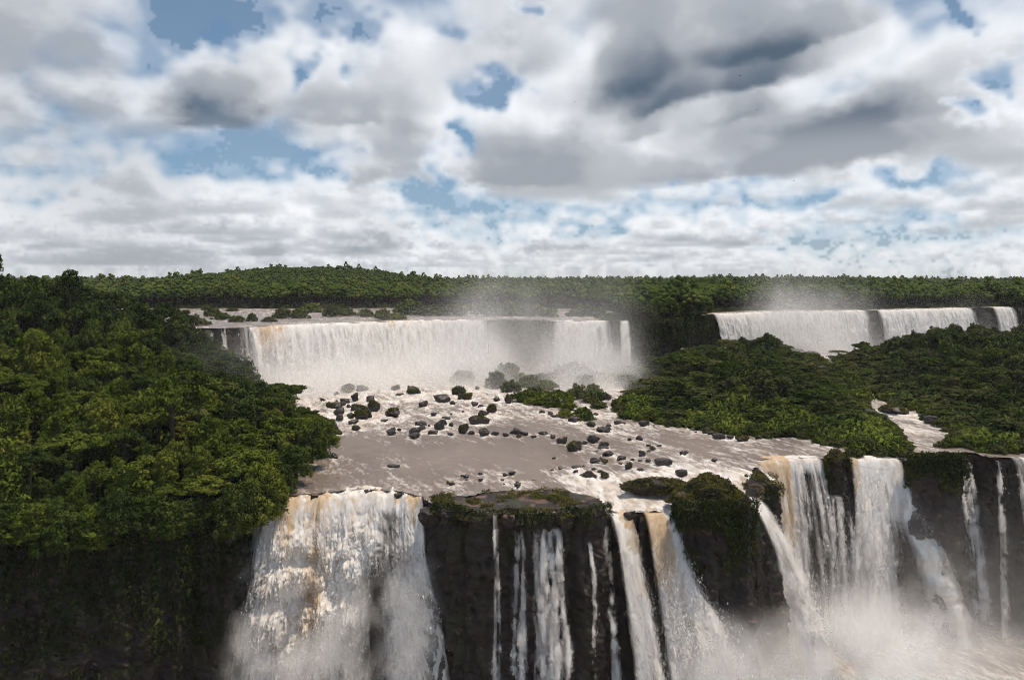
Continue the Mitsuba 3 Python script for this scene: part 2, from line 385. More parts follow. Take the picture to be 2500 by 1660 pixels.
# ---------------------------------------------------------------- cliffs
def cliff(name, crest, bottom, step, dz, amp, batter, text, seed, wet=()):
    line, s = resample(crest, step)
    sm = line.copy()
    for k in (0, 1):
        sm[:, k] = gaussian_filter(line[:, k], .8 / step, mode='nearest')
    tan = np.gradient(np.stack([gaussian_filter(sm[:, 0], 1.5 / step, mode='nearest'), gaussian_filter(sm[:, 1], 1.5 / step, mode='nearest')], 1), axis=0)
    tan /= np.linalg.norm(tan, axis=1, keepdims=True)
    out = np.stack([tan[:, 1], -tan[:, 0]], 1)
    zt = sm[:, 2] if sm.shape[1] > 2 else np.full(len(sm), 22.6)
    nzr = int((zt.max() - bottom) / dz) + 2
    under = np.zeros(len(sm))                                   # worn back behind the falling water
    for a, b in wet:
        under = np.maximum(under, ss(a - .8, a + .4, sm[:, 0]) * ss(b + .8, b - .4, sm[:, 0]))
    jag = np.c_[sm[:, :2] * .34, np.full(len(sm), seed)]
    sm[:, :2] += out * ((fb(jag, 3, seed + 8) - .5) * 3.4 * amp * (1 - under))[:, None]
    zt = zt + (np.floor(4 * fb(jag * 1.2 + 5, 2, seed + 9)) / 4 - .42 + .5 * (fb(jag * 3 + 2, 2, seed + 10) - .5)) * 1.5 * (1 - under)
    h = np.linspace(0, 1, nzr)[:, None]
    z = zt[None] * (1 - h) + bottom * h
    depth = zt[None] - z
    p = np.stack([sm[None, :, 0] + 0 * z, sm[None, :, 1] + 0 * z, z], -1)
    ledge = fb(np.stack([p[..., 0] * .03, p[..., 1] * .03, z * .22], -1), 3, seed) - .5
    big = fb(p * [.10, .10, .05], 3, seed + 1) - .5
    mid = fb(p * [.32, .32, .20], 3, seed + 2) - .5
    pillar = np.abs(fb(p * [.55, .55, .06], 2, seed + 3) - .5)
    fine = fb(p * [1.2, 1.2, 1.5], 2, seed + 4) - .5
    step_ = np.floor(5 * fb(np.stack([p[..., 0] * .12, p[..., 1] * .12, z * .16 + .3 * np.sin(p[..., 0] * .3)], -1), 2, seed + 6)) / 5 - .4
    crack = np.exp(-(np.abs(fb(p * [.45, .45, .05], 3, seed + 7) - .5) / .018) ** 2)
    off = amp * (1.6 * ledge + 2.2 * big + 1.7 * mid + 2.4 * (pillar - .15) + .6 * fine + 2.0 * step_ - .9 * crack) * ss(0, 2.0, depth) + batter * depth + .35 * fine
    off = off * (1 - under) + under * np.minimum(off, .15 + .03 * depth)
    p[..., :2] += out[None] * off[..., None]
    # the top rolls back under the ground behind it
    back = p[:1].copy()
    back[..., :2] -= out[None] * 3.0
    back[..., 2] -= .6
    p = np.concatenate([back, p], 0)
    shape(name, p.reshape(-1, 3), grid_faces(*p.shape[:2])[:, ::-1], 'rock', smooth=True)
    label(name, text, kind='structure')
    return sm, out


near_line, near_out = cliff('canyon_wall', NEAR_CREST, POOL - 2, .42, .42, 1.15, .07, 'black wet basalt cliff of the lower falls', 21,
                           [(-48, -16), (17.2, 30), (43.6, 47.6), (53.8, 70.6), (75.8, 88.4), (101.8, 108.4), (112.8, 124.2)])
far_line, far_out = cliff('upper_cliff_wall', np.c_[FAR_LIP, np.full(len(FAR_LIP), 22.6)], -2, 1.0, .9, 1.3, .05, 'dark basalt cliff behind the far falls', 41,
                         [(-104, -6), (17, 43), (46, 51), (104, 211), (216, 300), (317, 339)])

# rock shelves at the brink, and the plants that hang from it
SHELF = Polygon([(-16, 149.3), (-15, 146), (-12.5, 142.5), (-7, 139.5), (0, 138.6), (8, 139), (13, 140.5), (16.3, 144), (16.6, 149), (12, 153.5), (6, 155.5), (-1, 155.5), (-8, 153), (-13, 151.5)])
BLUFF = Polygon([(29, 149.5), (29.6, 147.3), (30.5, 146.5), (31, 143.5), (36, 142), (41.5, 143.5), (43, 148), (43.6, 151.6), (41, 155), (35, 154.5), (31, 152.5)])
FIN = Polygon([(47.3, 154.2), (48, 155), (50.5, 156.4), (52.6, 159), (53.6, 165), (53.6, 174), (52, 174), (49.5, 168), (47.2, 162), (46.6, 157)])


def shelf(name, poly, top, text, dome=0.0, lift=0.0):
    x0, y0, x1, y1 = poly.bounds
    X, Y = np.meshgrid(np.arange(x0 - 1, x1 + 1, .3), np.arange(y0 - 1, y1 + 1, .3))
    d = distance(poly, X, Y) * np.where(inside(poly, X, Y), 1, -1)
    q = np.stack([X * .35, Y * .35, 0 * X], -1)
    Z = top + lift + (fb(q, 4, 61) - .5) * (1.0 + .25 * dome) + dome * ss(0, 4.2, d) + .25 * np.floor(3 * fb(q * .6 + 5, 2, 62)) - 1.4 * ss(.7, -.6, d)
    keep = (d[1:, 1:] > -.7)
    v, f = prune(np.stack([X, Y, Z], -1).reshape(-1, 3), grid_faces(*X.shape, keep))
    shape(name, v, f, 'rock', smooth=40)
    label(name, text, kind='structure')
    return v, f


shelf_mesh = shelf('rock_shelf_ground', SHELF, -.42, 'flat reddish rock shelf with grass tufts at the brink of the black cliff')
bluff_mesh = shelf('bluff_ground', BLUFF, .3, 'mossy rock bluff top between the brown chute and the leaping stream', dome=1.6)
fin_mesh = shelf('fin_ground', FIN, -.9, 'dark rock fin beside the leaping white stream', dome=.5)

# ---------------------------------------------------------------- rivers
mid_poly = crest_poly.buffer(-.1).intersection(Polygon([(-130, 60), (420, 60), (420, 520), (110, 430), (60, 362), (-130, 330)]))
ROCKS = []                        # filled below: x, y, half width, height


def river_sheet(name, X, Y, Z, foam, keep, text):
    n = np.stack([X, Y, Z], -1).reshape(-1, 3)
    uv = np.stack([foam.ravel(), Y.ravel()], -1)
    v, f, uv = prune(n, grid_faces(*X.shape, keep), uv)
    shape(name, v, f, 'muddy_water', smooth=True, uv=uv)
    label(name, text, kind='structure')

# ---------------------------------------------------------------- boulders of the middle river: (u, v of the waterline, width, height) as surveyed, kind
Z1 = [(150, 285, 140, 85, 'bare'), (470, 305, 80, 45, 'bare'), (600, 275, 180, 115, 'bushy'), (770, 265, 150, 75, 'bushy'), (320, 378, 65, 35, 'mossy'), (690, 380, 100, 110, 'bare'), (570, 398, 130, 70, 'bare'), (480, 378, 40, 20, 'bare'),
      (860, 390, 115, 95, 'bare'), (900, 497, 150, 140, 'mossy'), (450, 460, 200, 80, 'mossy'), (540, 430, 100, 55, 'bare'), (620, 455, 60, 50, 'bare'), (700, 490, 130, 90, 'mossy'), (510, 530, 150, 90, 'bare'),
      (640, 575, 90, 75, 'mossy'), (510, 600, 95, 80, 'bare'), (780, 580, 210, 150, 'mossy'), (850, 565, 80, 90, 'bare'), (1120, 555, 190, 110, 'mossy'), (1160, 255, 120, 75, 'bare'), (1360, 295, 170, 100, 'bushy'),
      (1920, 190, 310, 180, 'bushy'), (1880, 300, 180, 120, 'bushy'), (1970, 355, 210, 80, 'mossy'), (2100, 237, 70, 45, 'bare'), (2330, 230, 140, 200, 'bushy'), (1690, 385, 210, 105, 'bare'), (1480, 437, 115, 75, 'bare'),
      (1815, 420, 70, 55, 'bare'), (2070, 440, 90, 70, 'bare'), (2140, 448, 90, 40, 'bare'), (2320, 370, 90, 55, 'bare'), (2270, 510, 115, 110, 'mossy'), (2160, 545, 150, 75, 'bare'), (1600, 540, 75, 45, 'bare'),
      (1800, 535, 30, 25, 'bare'), (1940, 505, 40, 25, 'bare'), (2100, 640, 290, 110, 'mossy'), (1740, 590, 115, 45, 'bare'), (1660, 705, 130, 130, 'bare'), (1720, 650, 70, 70, 'bare'), (1450, 665, 150, 65, 'bare'),
      (1545, 670, 35, 35, 'bare'), (1800, 665, 65, 50, 'bare'), (1940, 735, 125, 110, 'mossy'), (1455, 700, 110, 38, 'bare'), (1100, 758, 130, 62, 'bare'), (1130, 715, 90, 50, 'bare'), (1205, 718, 60, 36, 'bare'),
      (1380, 750, 150, 70, 'bare'), (1370, 800, 150, 65, 'bare'), (1590, 750, 130, 48, 'bare'), (1790, 765, 80, 32, 'bare'), (2035, 760, 100, 48, 'bare'), (2180, 780, 130, 100, 'bare'), (2300, 775, 110, 60, 'bare'),
      (660, 638, 140, 60, 'bare'), (700, 715, 120, 70, 'mossy'), (380, 715, 180, 110, 'bare'), (470, 710, 80, 50, 'bare'), (500, 765, 90, 50, 'bare'), (430, 780, 80, 50, 'bare'), (440, 1045, 110, 80, 'bare'),
      (1130, 1130, 170, 22, 'bare'), (1020, 610, 110, 30, 'bare'), (150, 480, 60, 40, 'bare'), (1200, 305, 110, 25, 'bare')]
Z2 = [(50, 465, 90, 50, 'bare'), (190, 500, 80, 120, 'mossy'), (280, 860, 180, 90, 'bare'), (165, 880, 75, 50, 'bare'), (390, 865, 80, 50, 'bare'), (310, 890, 75, 45, 'bare'), (485, 890, 80, 30, 'bare'), (600, 855, 130, 45, 'bare'),
      (705, 900, 70, 48, 'bare'), (805, 965, 140, 90, 'mossy'), (955, 1050, 175, 115, 'mossy'), (1005, 1030, 110, 120, 'bare'), (1175, 950, 170, 100, 'bare'), (1075, 965, 80, 45, 'bare'), (1290, 1000, 150, 75, 'bare'), (1300, 1025, 140, 36, 'bare'),
      (1355, 1120, 150, 85, 'bare'), (1190, 1180, 150, 55, 'bare'), (1265, 1138, 45, 25, 'bare'), (1195, 1060, 75, 22, 'bare'), (1500, 1152, 125, 65, 'bare'), (1490, 1200, 50, 28, 'bare'), (1625, 1160, 70, 30, 'bare'),
      (1715, 1163, 60, 22, 'bare'), (1990, 1215, 205, 95, 'block'), (1585, 1265, 95, 85, 'mossy'), (975, 1250, 140, 35, 'bare'), (1180, 1258, 80, 25, 'bare'), (970, 1305, 70, 50, 'bare'), (1150, 1405, 200, 120, 'mossy'),
      (1305, 1395, 110, 120, 'mossy'), (1020, 1405, 90, 35, 'bare'), (1300, 835, 200, 85, 'bare'), (1480, 745, 150, 50, 'bare'), (1350, 770, 70, 40, 'bare'), (1155, 770, 110, 70, 'mossy'), (1765, 755, 135, 75, 'block'),
      (1870, 758, 50, 15, 'bare'), (580, 612, 80, 45, 'bare'), (680, 625, 75, 40, 'bare'), (715, 648, 80, 25, 'bare'), (810, 670, 40, 30, 'bare'), (950, 715, 160, 70, 'bare'), (1200, 632, 65, 35, 'bare'), (1600, 930, 60, 40, 'bare'),
      (1710, 920, 95, 55, 'bare'), (1820, 992, 70, 32, 'bare'), (1940, 995, 75, 32, 'bare'), (2170, 745, 130, 120, 'mossy'), (2320, 815, 80, 40, 'bare'), (1255, 1510, 70, 30, 'bare'),
      (1500, 610, 90, 55, 'bare'), (1440, 560, 130, 80, 'mossy'), (1630, 640, 160, 50, 'bare'), (1200, 540, 150, 90, 'mossy'), (1330, 460, 110, 90, 'bare'), (1530, 470, 120, 80, 'bare')]
Z3 = [(1090, 883, 95, 55, 'bare'), (1180, 882, 95, 38, 'bare'), (1095, 850, 120, 35, 'bare'), (1525, 885, 55, 42, 'mossy'), (780, 860, 140, 85, 'block'), (300, 815, 95, 45, 'bare'), (900, 345, 75, 42, 'bare'), (940, 365, 60, 20, 'bare'),
      (1060, 375, 110, 75, 'mossy'), (1140, 400, 150, 70, 'bare'), (1225, 360, 110, 60, 'bare'), (1210, 428, 170, 65, 'bare'), (1490, 465, 180, 80, 'mossy'), (1680, 435, 110, 50, 'mossy'), (2120, 330, 120, 50, 'bare'),
      (1340, 420, 110, 40, 'bare'), (545, 1145, 40, 18, 'bare')]
R4 = [(2108, 1018, 60, 26, 'bare'), (2135, 1032, 60, 30, 'bare'), (2160, 1040, 42, 22, 'bare'), (2280, 1035, 44, 24, 'bare'), (2190, 1012, 70, 26, 'mossy'), (2252, 1018, 20, 8, 'bare'),
      (1980, 895, 60, 28, 'bare'), (2010, 912, 70, 24, 'bare'), (2030, 905, 50, 22, 'bare'), (1965, 880, 40, 20, 'bare'), (1880, 852, 120, 42, 'bare'), (1935, 850, 60, 24, 'bare'), (1850, 848, 50, 22, 'bare'), (2215, 1128, 26, 12, 'bare')]
spots = [(720 + x / 4.722, 900 + y / 4.722, w / 4.722, h / 4.722, k) for x, y, w, h, k in Z1] + [(1200 + x / 4.722, 880 + y / 4.722, w / 4.722, h / 4.722, k) for x, y, w, h, k in Z2]
spots += [(1500 + x / 4.722, 980 + y / 4.722, w / 4.722, h / 4.722, k) for x, y, w, h, k in Z3] + R4
rr0 = np.random.default_rng(515)
for k in range(34):                                            # small stones about the brink and the head of the chute
    u0, v0_ = (rr0.uniform(1090, 1330), rr0.uniform(1158, 1192)) if k < 16 else (rr0.uniform(1330, 1480), rr0.uniform(1120, 1185)) if k < 26 else (rr0.uniform(1560, 1800), rr0.uniform(1080, 1130))
    w0 = rr0.uniform(7, 19)
    spots.append((u0, v0_, w0, w0 * rr0.uniform(.35, .7), 'mossy' if k % 4 == 0 else 'bare'))
for u, v_, w, h, kind in spots:
    p = S(u, v_)
    p = S(u, v_, float(rapids(p[0], p[1])))
    r = w / 2 / F * p[1]
    ROCKS.append((p[0], p[1] + .55 * r, p[2], r, max(h / F * p[1] * .92, .25), kind))

# the middle river
gx, gy = np.arange(-100, 260, .55), np.arange(134, 440, .6)
X, Y = np.meshgrid(gx, gy)
Z = rapids(X, Y)
keep = inside(mid_poly, (X[1:, 1:] + X[:-1, :-1]) / 2, (Y[1:, 1:] + Y[:-1, :-1]) / 2)
foam = .245 + .26 * ss(222, 246, Y + 6 * (fb(np.stack([X * .05, Y * .05, 0 * X], -1), 2, 4) - .5)) + .16 * ss(255, 300, Y)       # white water below the far falls
foam += .12 * ss(208, 225, Y) - .10 * ss(230, 205, Y) * ss(-30, -10, X) * ss(30, 12, X) * ss(170, 180, Y)
gap = ss(3, 12, X - .25 * (172 - Y)) * ss(60, 46, X)
foam += .55 * gap * ss(174, 166, Y)                            # the chute before the gap
foam += .16 * ss(20, 34, X) * ss(230, 214, Y) * ss(165, 184, Y) * (.4 + fb(np.stack([X * .06, Y * .14, 0 * X], -1), 2, 6))
foam += .30 * ss(26, 34, X) * ss(60, 54, X) * ss(180, 174, Y) + .10 * ss(200, 212, Y) * ss(250, 238, Y)
foam += .22 * ss(164, 154, Y) * ss(-8, -22, X)
patch = fb(np.stack([X * .045, Y * .10, 0 * X + 5], -1), 3, 12)
foam += .42 * (patch - .5)
tree = cKDTree(np.array([(a, b) for a, b, *_ in ROCKS]))
rr = np.array([r for _, _, _, r, _, _ in ROCKS])
d, i = tree.query(np.stack([X.ravel(), (Y + 0).ravel()], -1))
foam += .34 * np.exp(-np.maximum(d - rr[i], 0) / 1.1).reshape(X.shape)
for a, b, c, r, h, k in ROCKS:                                  # wakes drawn down the current
    if r > .8:
        m = (np.abs(X - a) < 2.4 * r) & (Y < b) & (Y > b - 9 * r)
        foam[m] += .26 * np.exp(-((X[m] - a - .12 * (b - Y[m])) / (.75 * r)) ** 2) * np.exp(-(b - Y[m]) / (4.0 * r))
foam = np.clip(foam, 0, 1.1)
amp = .17 + .55 * ss(.35, .9, foam)
Z = Z + amp * 2 * (fb(np.stack([X * .35 + .1 * Y, Y * .30, 0 * X], -1), 3, 14) - .5) + amp * .8 * (fb(np.stack([X * 1.1, Y * .9, 0 * X], -1), 2, 15) - .5)
river_sheet('river', X, Y, Z, foam, keep & ~inside(SHELF.buffer(-1.2).union(BLUFF.buffer(-.6)).union(FIN.buffer(-.6)), X[1:, 1:], Y[1:, 1:]), 'broad brown river with white rapids between the far and near falls')

# the upper river, above the far falls
rows = np.r_[np.arange(-.5, 60, 1.2), np.arange(60, 215, 2.5)]
cols = np.r_[np.arange(-300, 90, 1.6), np.arange(90, 440, 1.6)]
X, R = np.meshgrid(cols, rows)
Y = edge_y(X) + R
Z = 23 + .0 * R + .5 * (fb(np.stack([X * .2, Y * .16, 0 * X], -1), 2, 16) - .5)
foam = .40 + .6 * (fb(np.stack([X * .035, Y * .09, 0 * X], -1), 3, 18) - .5) + .2 * ss(12, 0, R) * (X > 90) - .12 * ss(3, 8, R) * ss(22, 14, R) * (X < 90)
river_sheet('upper_river', X, Y, Z, foam, inside(chan_a.union(chan_b), (X[1:, 1:] + X[:-1, :-1]) / 2, (Y[1:, 1:] + Y[:-1, :-1]) / 2), 'pale broken river above the far falls')

# the lower river in the canyon
X, Y = np.meshgrid(np.arange(-130, 260, 1.2), np.arange(30, 200, 1.2))
foam = .30 + .4 * (fb(np.stack([X * .06, Y * .06, 0 * X], -1), 3, 19) - .5) + .55 * np.exp(-np.maximum(np.hypot((X - 62) / 26, (Y - 158) / 26) - .6, 0) * 1.6)
Z = POOL + .5 * (fb(np.stack([X * .2, Y * .2, 0 * X], -1), 3, 20) - .5)
river_sheet('lower_river', X, Y, Z, np.clip(foam, 0, 1.1), np.ones((X.shape[0] - 1, X.shape[1] - 1), bool), 'brown foaming river at the foot of the near falls')

# ---------------------------------------------------------------- falling water


def fall_colour(p, n, uv):
    # uv.x: share of brown river water, uv.y: how closed the sheet of water is; the brown is torn into threads as it falls
    t = fbm(p.x * 1.5, p.y * 1.5, p.z * .22, 3)
    brown = smoothstep(.26, .80, uv.x + 1.0 * (t - .5))
    deep = mix((.46, .32, .18), (.68, .56, .42), fbm(p.x * 2.5, p.y * 2.5, p.z * .5, 2))
    return mix(mix((.60, .57, .54), (.80, .795, .785), smoothstep(.22, .62, fbm(p.x * .9 + 3, p.y * .9, p.z * .16, 4))), deep, brown)


def foam_bsdf():
    return {'type': 'twosided', 'bsdf': {'type': 'diffuse', 'reflectance': mikit.proc(fall_colour)}}


scene['white_water'] = foam_bsdf()
scene['veil_water'] = {'type': 'mask', 'opacity': mikit.proc(lambda p, n, uv: dr.clip(uv.y, 0, 1)), 'bsdf': {'type': 'ref', 'id': 'white_water'}}


def path_of(lip, out, zb, v0, ds, dz, lead, drag):
    """Grid (rows down the fall, columns along the lip) of a free-falling sheet, its outward directions and the metres fallen."""
    L, s = resample(lip, ds)
    O, _ = resample(np.c_[np.asarray(out, float)], 1e-9) if False else (None, None)
    o = np.stack([np.interp(s, np.linspace(0, s[-1], len(out)), np.asarray(out, float)[:, k]) for k in (0, 1)], 1)
    o /= np.linalg.norm(o, axis=1, keepdims=True)
    top = L[:, 2].max()
    depth = np.r_[np.linspace(0, 2.0, int(2.0 / (dz * .6)))[:-1] ** 1.6 / 2 ** .6, np.arange(2.0, top - zb + dz, dz)]
    reach = v0 * np.sqrt(2 * depth / 9.8) / (1 + drag * depth)
    pre = np.linspace(-lead, 0, max(3, int(lead / ds)))[:-1]
    h = np.r_[pre, reach]
    d = np.r_[0 * pre, depth]
    rise = np.r_[.10 + .12 * (-pre / lead), 0 * depth + .10]
    P = np.zeros((len(h), len(L), 3))
    P[..., :2] = L[None, :, :2] + o[None] * h[:, None, None]
    P[..., 2] = L[None, :, 2] - d[:, None] + rise[:, None]
    return P, o, d, s


def waterfall(name, text, lip, out, zb, v0=3.0, ds=.2, dz=.26, lead=2.0, drag=.0, ropes=.35, lumps=0.0, mud=.3, mud_fall=.12, cover=None, group=None, seed=0, drops=0, drop=.22, stray=.5, sway=None, rag=.9, wet_from=90.0):
    lip = np.asarray(lip, float)
    out = np.asarray(out, float)
    if out.ndim == 1:
        out = np.tile(out, (2, 1))
    key = numbered(name)
    label(key, text, 'waterfall', group)
    P, o, d, s = path_of(lip, out, zb, v0, ds, dz, lead, drag)
    ny, nx = P.shape[:2]
    D, Sg = np.meshgrid(d, s, indexing='ij')
    if sway is not None:
        P += sway(Sg / s[-1], D)
    q = np.stack([Sg, D, 0 * D + seed * 3.1], -1)
    rope = (cfb(q * [.55, .045, 1], 4, seed + 1, .6) - .5) * 2
    thread = (cfb(q * [2.2, .10, 1], 3, seed + 2, .6) - .5) * 2
    heap = cfb(q * [.20, .15, 1] + [0, 0, .5] + np.stack([.25 * rope, 0 * rope, 0 * rope], -1), 4, seed + 3, .50, 1) - .42
    frag = cfb(q * [1.2, .42, 1] + [0, 0, .5], 3, seed + 4, .55, 1) - .42
    g = ss(0, 5, D)
    off = ropes * (1.3 * rope + .55 * thread) * (.15 + .85 * g) * (1 + .02 * D) + lumps * ss(2, 16, D) * (2.6 * heap + (.55 + .35 * (lumps > 1)) * frag) + .25 * lumps * frag * g + .12 * frag * ropes
    P[..., :2] += o[None] * off[..., None]
    P[..., 2] += .45 * lumps * ss(2, 16, D) * heap + (ss(.5, 0, D) * .10 * thread)
    if cover is None:
        c = np.ones_like(D)
    else:
        c = cover(Sg / s[-1], D, rope, thread, frag)
    rag = min(rag, s[-1] * .3)
    e = np.minimum(Sg, s[-1] - Sg) + rag * (.55 * thread + .35 * rope + .3 * frag) * g
    c = c * ss(0, rag, e)
    m = np.clip(mud * np.exp(-mud_fall * D) + .30 * rope * np.exp(-.07 * D) * (mud > 0), 0, 1) if not callable(mud) else np.clip(mud(Sg / s[-1], D, rope), 0, 1)
    uv = np.stack([m, np.clip(c, 0, 1)], -1).reshape(-1, 2)
    v, f = P.reshape(-1, 3), grid_faces(ny, nx)[:, ::-1]
    veil = c.min() < .98
    n = vnormals(v, f)
    part = key + '__water_sheet'
    if veil:
        on = (c.reshape(-1)[f].max(1) > .02)
        v2, f2, n2, uv2 = prune(v, f[on], n, uv)
        shape(part, v2, f2, 'veil_water', n=n2, uv=uv2)
    else:
        shape(part, v, f, 'white_water', n=n, uv=uv)
    if drops:
        r = np.random.default_rng(seed + 900)
        w = (np.clip(c, 0, 1) ** .7 * (.05 + g) * (1 - .92 * ss(wet_from, wet_from + 8, D)) * (.25 + ss(-.1, .6, thread + .6 * rope + frag))).ravel()
        i = r.choice(len(w), drops, p=w / w.sum())
        p = v[i] + r.normal(0, 1, (drops, 3)) * [ds, ds, dz * .8]
        oo = np.tile(o, (ny, 1))[i]
        far = (r.exponential(1, drops) * stray * (.08 + .92 * ss(0, 14, D.ravel()[i])) + .06)
        p[:, :2] += oo * far[:, None]
        p[:, :2] += r.normal(0, 1, (drops, 2)) * (.25 * far)[:, None]
        L = drop * r.lognormal(0, .45, drops)
        W = L * r.uniform(.35, .7, drops)
        side = np.stack([oo[:, 1], -oo[:, 0]], 1)
        ang = r.normal(0, .5, drops)
        a = np.c_[side * np.cos(ang)[:, None] * .5, np.sin(ang) * .5] * W[:, None]
        b = np.c_[oo * r.normal(.2, .3, (drops, 1)), -np.ones(drops)] * L[:, None]
        tri = np.stack([p - a, p + a, p + b], 1).reshape(-1, 3)
        nn = np.c_[oo * .75, np.full(drops, .66)] + r.normal(0, .16, (drops, 3))
        nn /= np.linalg.norm(nn, axis=1, keepdims=True)
        shape(key + '__spray', tri, np.arange(3 * drops).reshape(-1, 3), 'white_water', n=np.repeat(nn, 3, 0), uv=np.repeat(uv[i], 3, 0))
        labels[key + '__spray'] = {'label': 'flying white drops and threads of water', 'kind': 'stuff'}
    return key


def outward(line):
    line = np.asarray(line, float)
    t = np.gradient(line[:, :2], axis=0)
    t /= np.linalg.norm(t, axis=1, keepdims=True)
    return np.stack([t[:, 1], -t[:, 0]], 1)


def crest_between(line, x0, x1, z, dx=0.0, dy=-.25):
    i = (line[:, 0] >= x0) & (line[:, 0] <= x1)
    p = line[i][:, :2] + [dx, dy]
    return np.c_[p, np.full(len(p), z)]


# --- near falls
big = [(-47.2, 148.6, -.2), (-43.6, 149.6, -.1), (-36, 151.6, 0), (-29.3, 154.6, 0), (-22, 153.1, 0), (-16.6, 149.4, 0)]
big, _ = resample(big, .5)
_q = np.c_[big[:, :1] * .42, 0 * big[:, :1], 0 * big[:, :1]]
big[:, 2] -= 1.5 * np.abs(fb(_q, 3, 72) - .5) + .7 * np.maximum(fb(_q * 2.3 + 4, 2, 73) - .55, 0)
big[:, 1] += 2.6 * (fb(_q + 9, 3, 74) - .5)


def big_cover(s, d, rope, thread, frag):
    rock = np.exp(-((s - .71 + .0010 * d) / (.035 + .0012 * d)) ** 2) * ss(7, 15, d)           # a rib of black rock shows through here
    rock2 = np.exp(-((s - .79) / .10) ** 2) * ss(1.5, 4, d) * ss(20, 10, d)
    edge = ss(.12, .02, s) * ss(1, 5, d)
    c = 1.10 - 1.25 * rock - .62 * rock2 - .85 * edge + .55 * np.minimum(thread + .2, 0) + .5 * np.minimum(rope + .25, 0) * ss(0, 3, d) * ss(14, 6, d) + .75 * thread * (rock + rock2 + edge) + .4 * frag * (rock + rock2)
    return np.clip(c, 0, 1)


def big_mud(s, d, rope):
    top = np.exp(-((s - .13) / .10) ** 2) * .8 + .45 * np.exp(-((s - .34) / .12) ** 2) + .5 * np.exp(-((s - .92) / .06) ** 2) + .25
    low = .34 * np.exp(-((s - .36) / .05) ** 2) * ss(6, 14, d) * ss(34, 20, d)
    return top * np.exp(-.22 * d) + low + .50 * rope * np.exp(-.04 * d) + .16 + .22 * ss(4, 12, d) * ss(40, 20, d) * np.exp(-((s - .30) / .16) ** 2)


waterfall('waterfall', 'great white billowing waterfall plunging beside the dark jungle cliff on the left', big, [(.18, -1), (.12, -1), (.1, -1), (.0, -1), (.1, -1), (.22, -1)], POOL, v0=4.2, ds=.16, dz=.2, lead=2.6, ropes=.55, lumps=2.9,
          mud=big_mud, cover=big_cover, seed=3, wet_from=22, drops=20000, drop=.14, stray=.9, sway=lambda s, d: np.stack([(s - .46) * .24 * d * ss(0, 24, d), 0 * d, 0 * d], -1))


def thin_cover(k, w=.5):
    def fn(s, d, rope, thread, frag):
        body = np.exp(-((s - .5) / w) ** 4)
        return np.clip(body * (k * .72 + 1.1 * thread + .7 * rope + .8 * frag - .006 * d), 0, 1)
    return fn


def trickle(text, x, y, z, width, out, zb, k, seed, drops, v0=.9, lean=0.0, spread=.0, name='waterfall', drop=.11, group=None, mud=0):
    t = np.array([-out[1], out[0]])
    t = t / np.linalg.norm(t) * (1 if t[0] > 0 else -1)
    lip = [np.r_[np.array([x, y]) + t * a * width / 2, z] for a in (-1, 0, 1)]
    return waterfall(name, text, lip, out, zb, v0=v0, ds=min(.16, width / 8), dz=.24, lead=1.2, ropes=.12, mud=mud, cover=thin_cover(k), seed=seed, drops=drops, drop=drop, stray=.35,
                     sway=lambda s, d: np.stack([lean * d + (s - .5) * spread * d + 1.1 * (cfb(np.stack([0 * d, d * .10, 0 * d + seed], -1), 3, seed) - .5) * ss(0, 6, d), 0 * d, 0 * d], -1), group=group)


trickle('narrow thread of water down the black cliff right of the great waterfall', -2.9, 138.0, -.4, .8, (0, -1), POOL, .70, 31, 5000, lean=.012, spread=.02)
trickle('pair of thin water threads on the black cliff under the grassy ledge', 1.2, 137.9, -1.2, 1.7, (0, -1), POOL, .35, 32, 7000, lean=.02, spread=.03)
trickle('broad thin veil of water down the black cliff below the grassy rock ledge', 6.2, 138.2, -2.6, 5.6, (.05, -1), POOL, .62, 33, 42000, v0=1.2, lean=.012, spread=.035)
trickle('faint trickle on the dark cliff between the thin veil and the brown chute', 13.6, 139.8, -6.0, .7, (.1, -1), POOL, .25, 34, 2500, lean=.03)
trickle('thin stream slipping past the mossy rock left of the brown chute', 16.7, 143.2, -4.0, 1.3, (0, -1), POOL, .55, 35, 7000, v0=1.4, lean=.06, spread=.02)

waterfall('waterfall', 'brown and white waterfall rushing through the gap left of the upright black rock', [(17.3, 146.9, -2.4), (19, 147.6, -2.5), (21.6, 147.9, -2.5)], [(.30, -1), (.30, -1), (.25, -1)], POOL, v0=4.6, ds=.14, dz=.2, lead=3.0,
          ropes=.40, lumps=.55, mud=lambda s, d, r: .75 * np.exp(-.11 * d) * ss(.2, .5, s) + .10 + .5 * r * np.exp(-.08 * d), cover=lambda s, d, r, t, f: np.clip(1.1 - .9 * ss(.35, .0, s) + .8 * t * ss(.5, 0, s) - .4 * ss(12, 30, d) * ss(.5, .1, s), 0, 1),
          seed=41, drops=24000, drop=.12, stray=.7, sway=lambda s, d: np.stack([(.05 * d + .06 * np.maximum(d - 9, 0)) * s, 0 * d, 0 * d], -1))
waterfall('waterfall', 'tawny brown waterfall bursting into white spray right of the upright black rock', [(24.0, 148.0, -2.6), (26.5, 147.9, -2.6), (29.3, 147.3, -2.4)], [(.12, -1), (.18, -1), (.34, -1)], POOL, v0=4.8, ds=.14, dz=.2, lead=3.0,
          ropes=.45, lumps=.95, mud=lambda s, d, r: 1.0 * np.exp(-.055 * d) * ss(1.0, .55, s + .012 * d) + .05 + .6 * r * np.exp(-.05 * d), cover=lambda s, d, r, t, f: np.clip(1.3 - .9 * ss(.93, 1.0, s) + .5 * t * ss(.8, 1, s), 0, 1),
          seed=42, wet_from=20, drops=26000, drop=.14, stray=1.3, sway=lambda s, d: np.stack([(.06 + .16 * s ** 2) * d * ss(0, 18, d), 0 * d, 0 * d], -1))
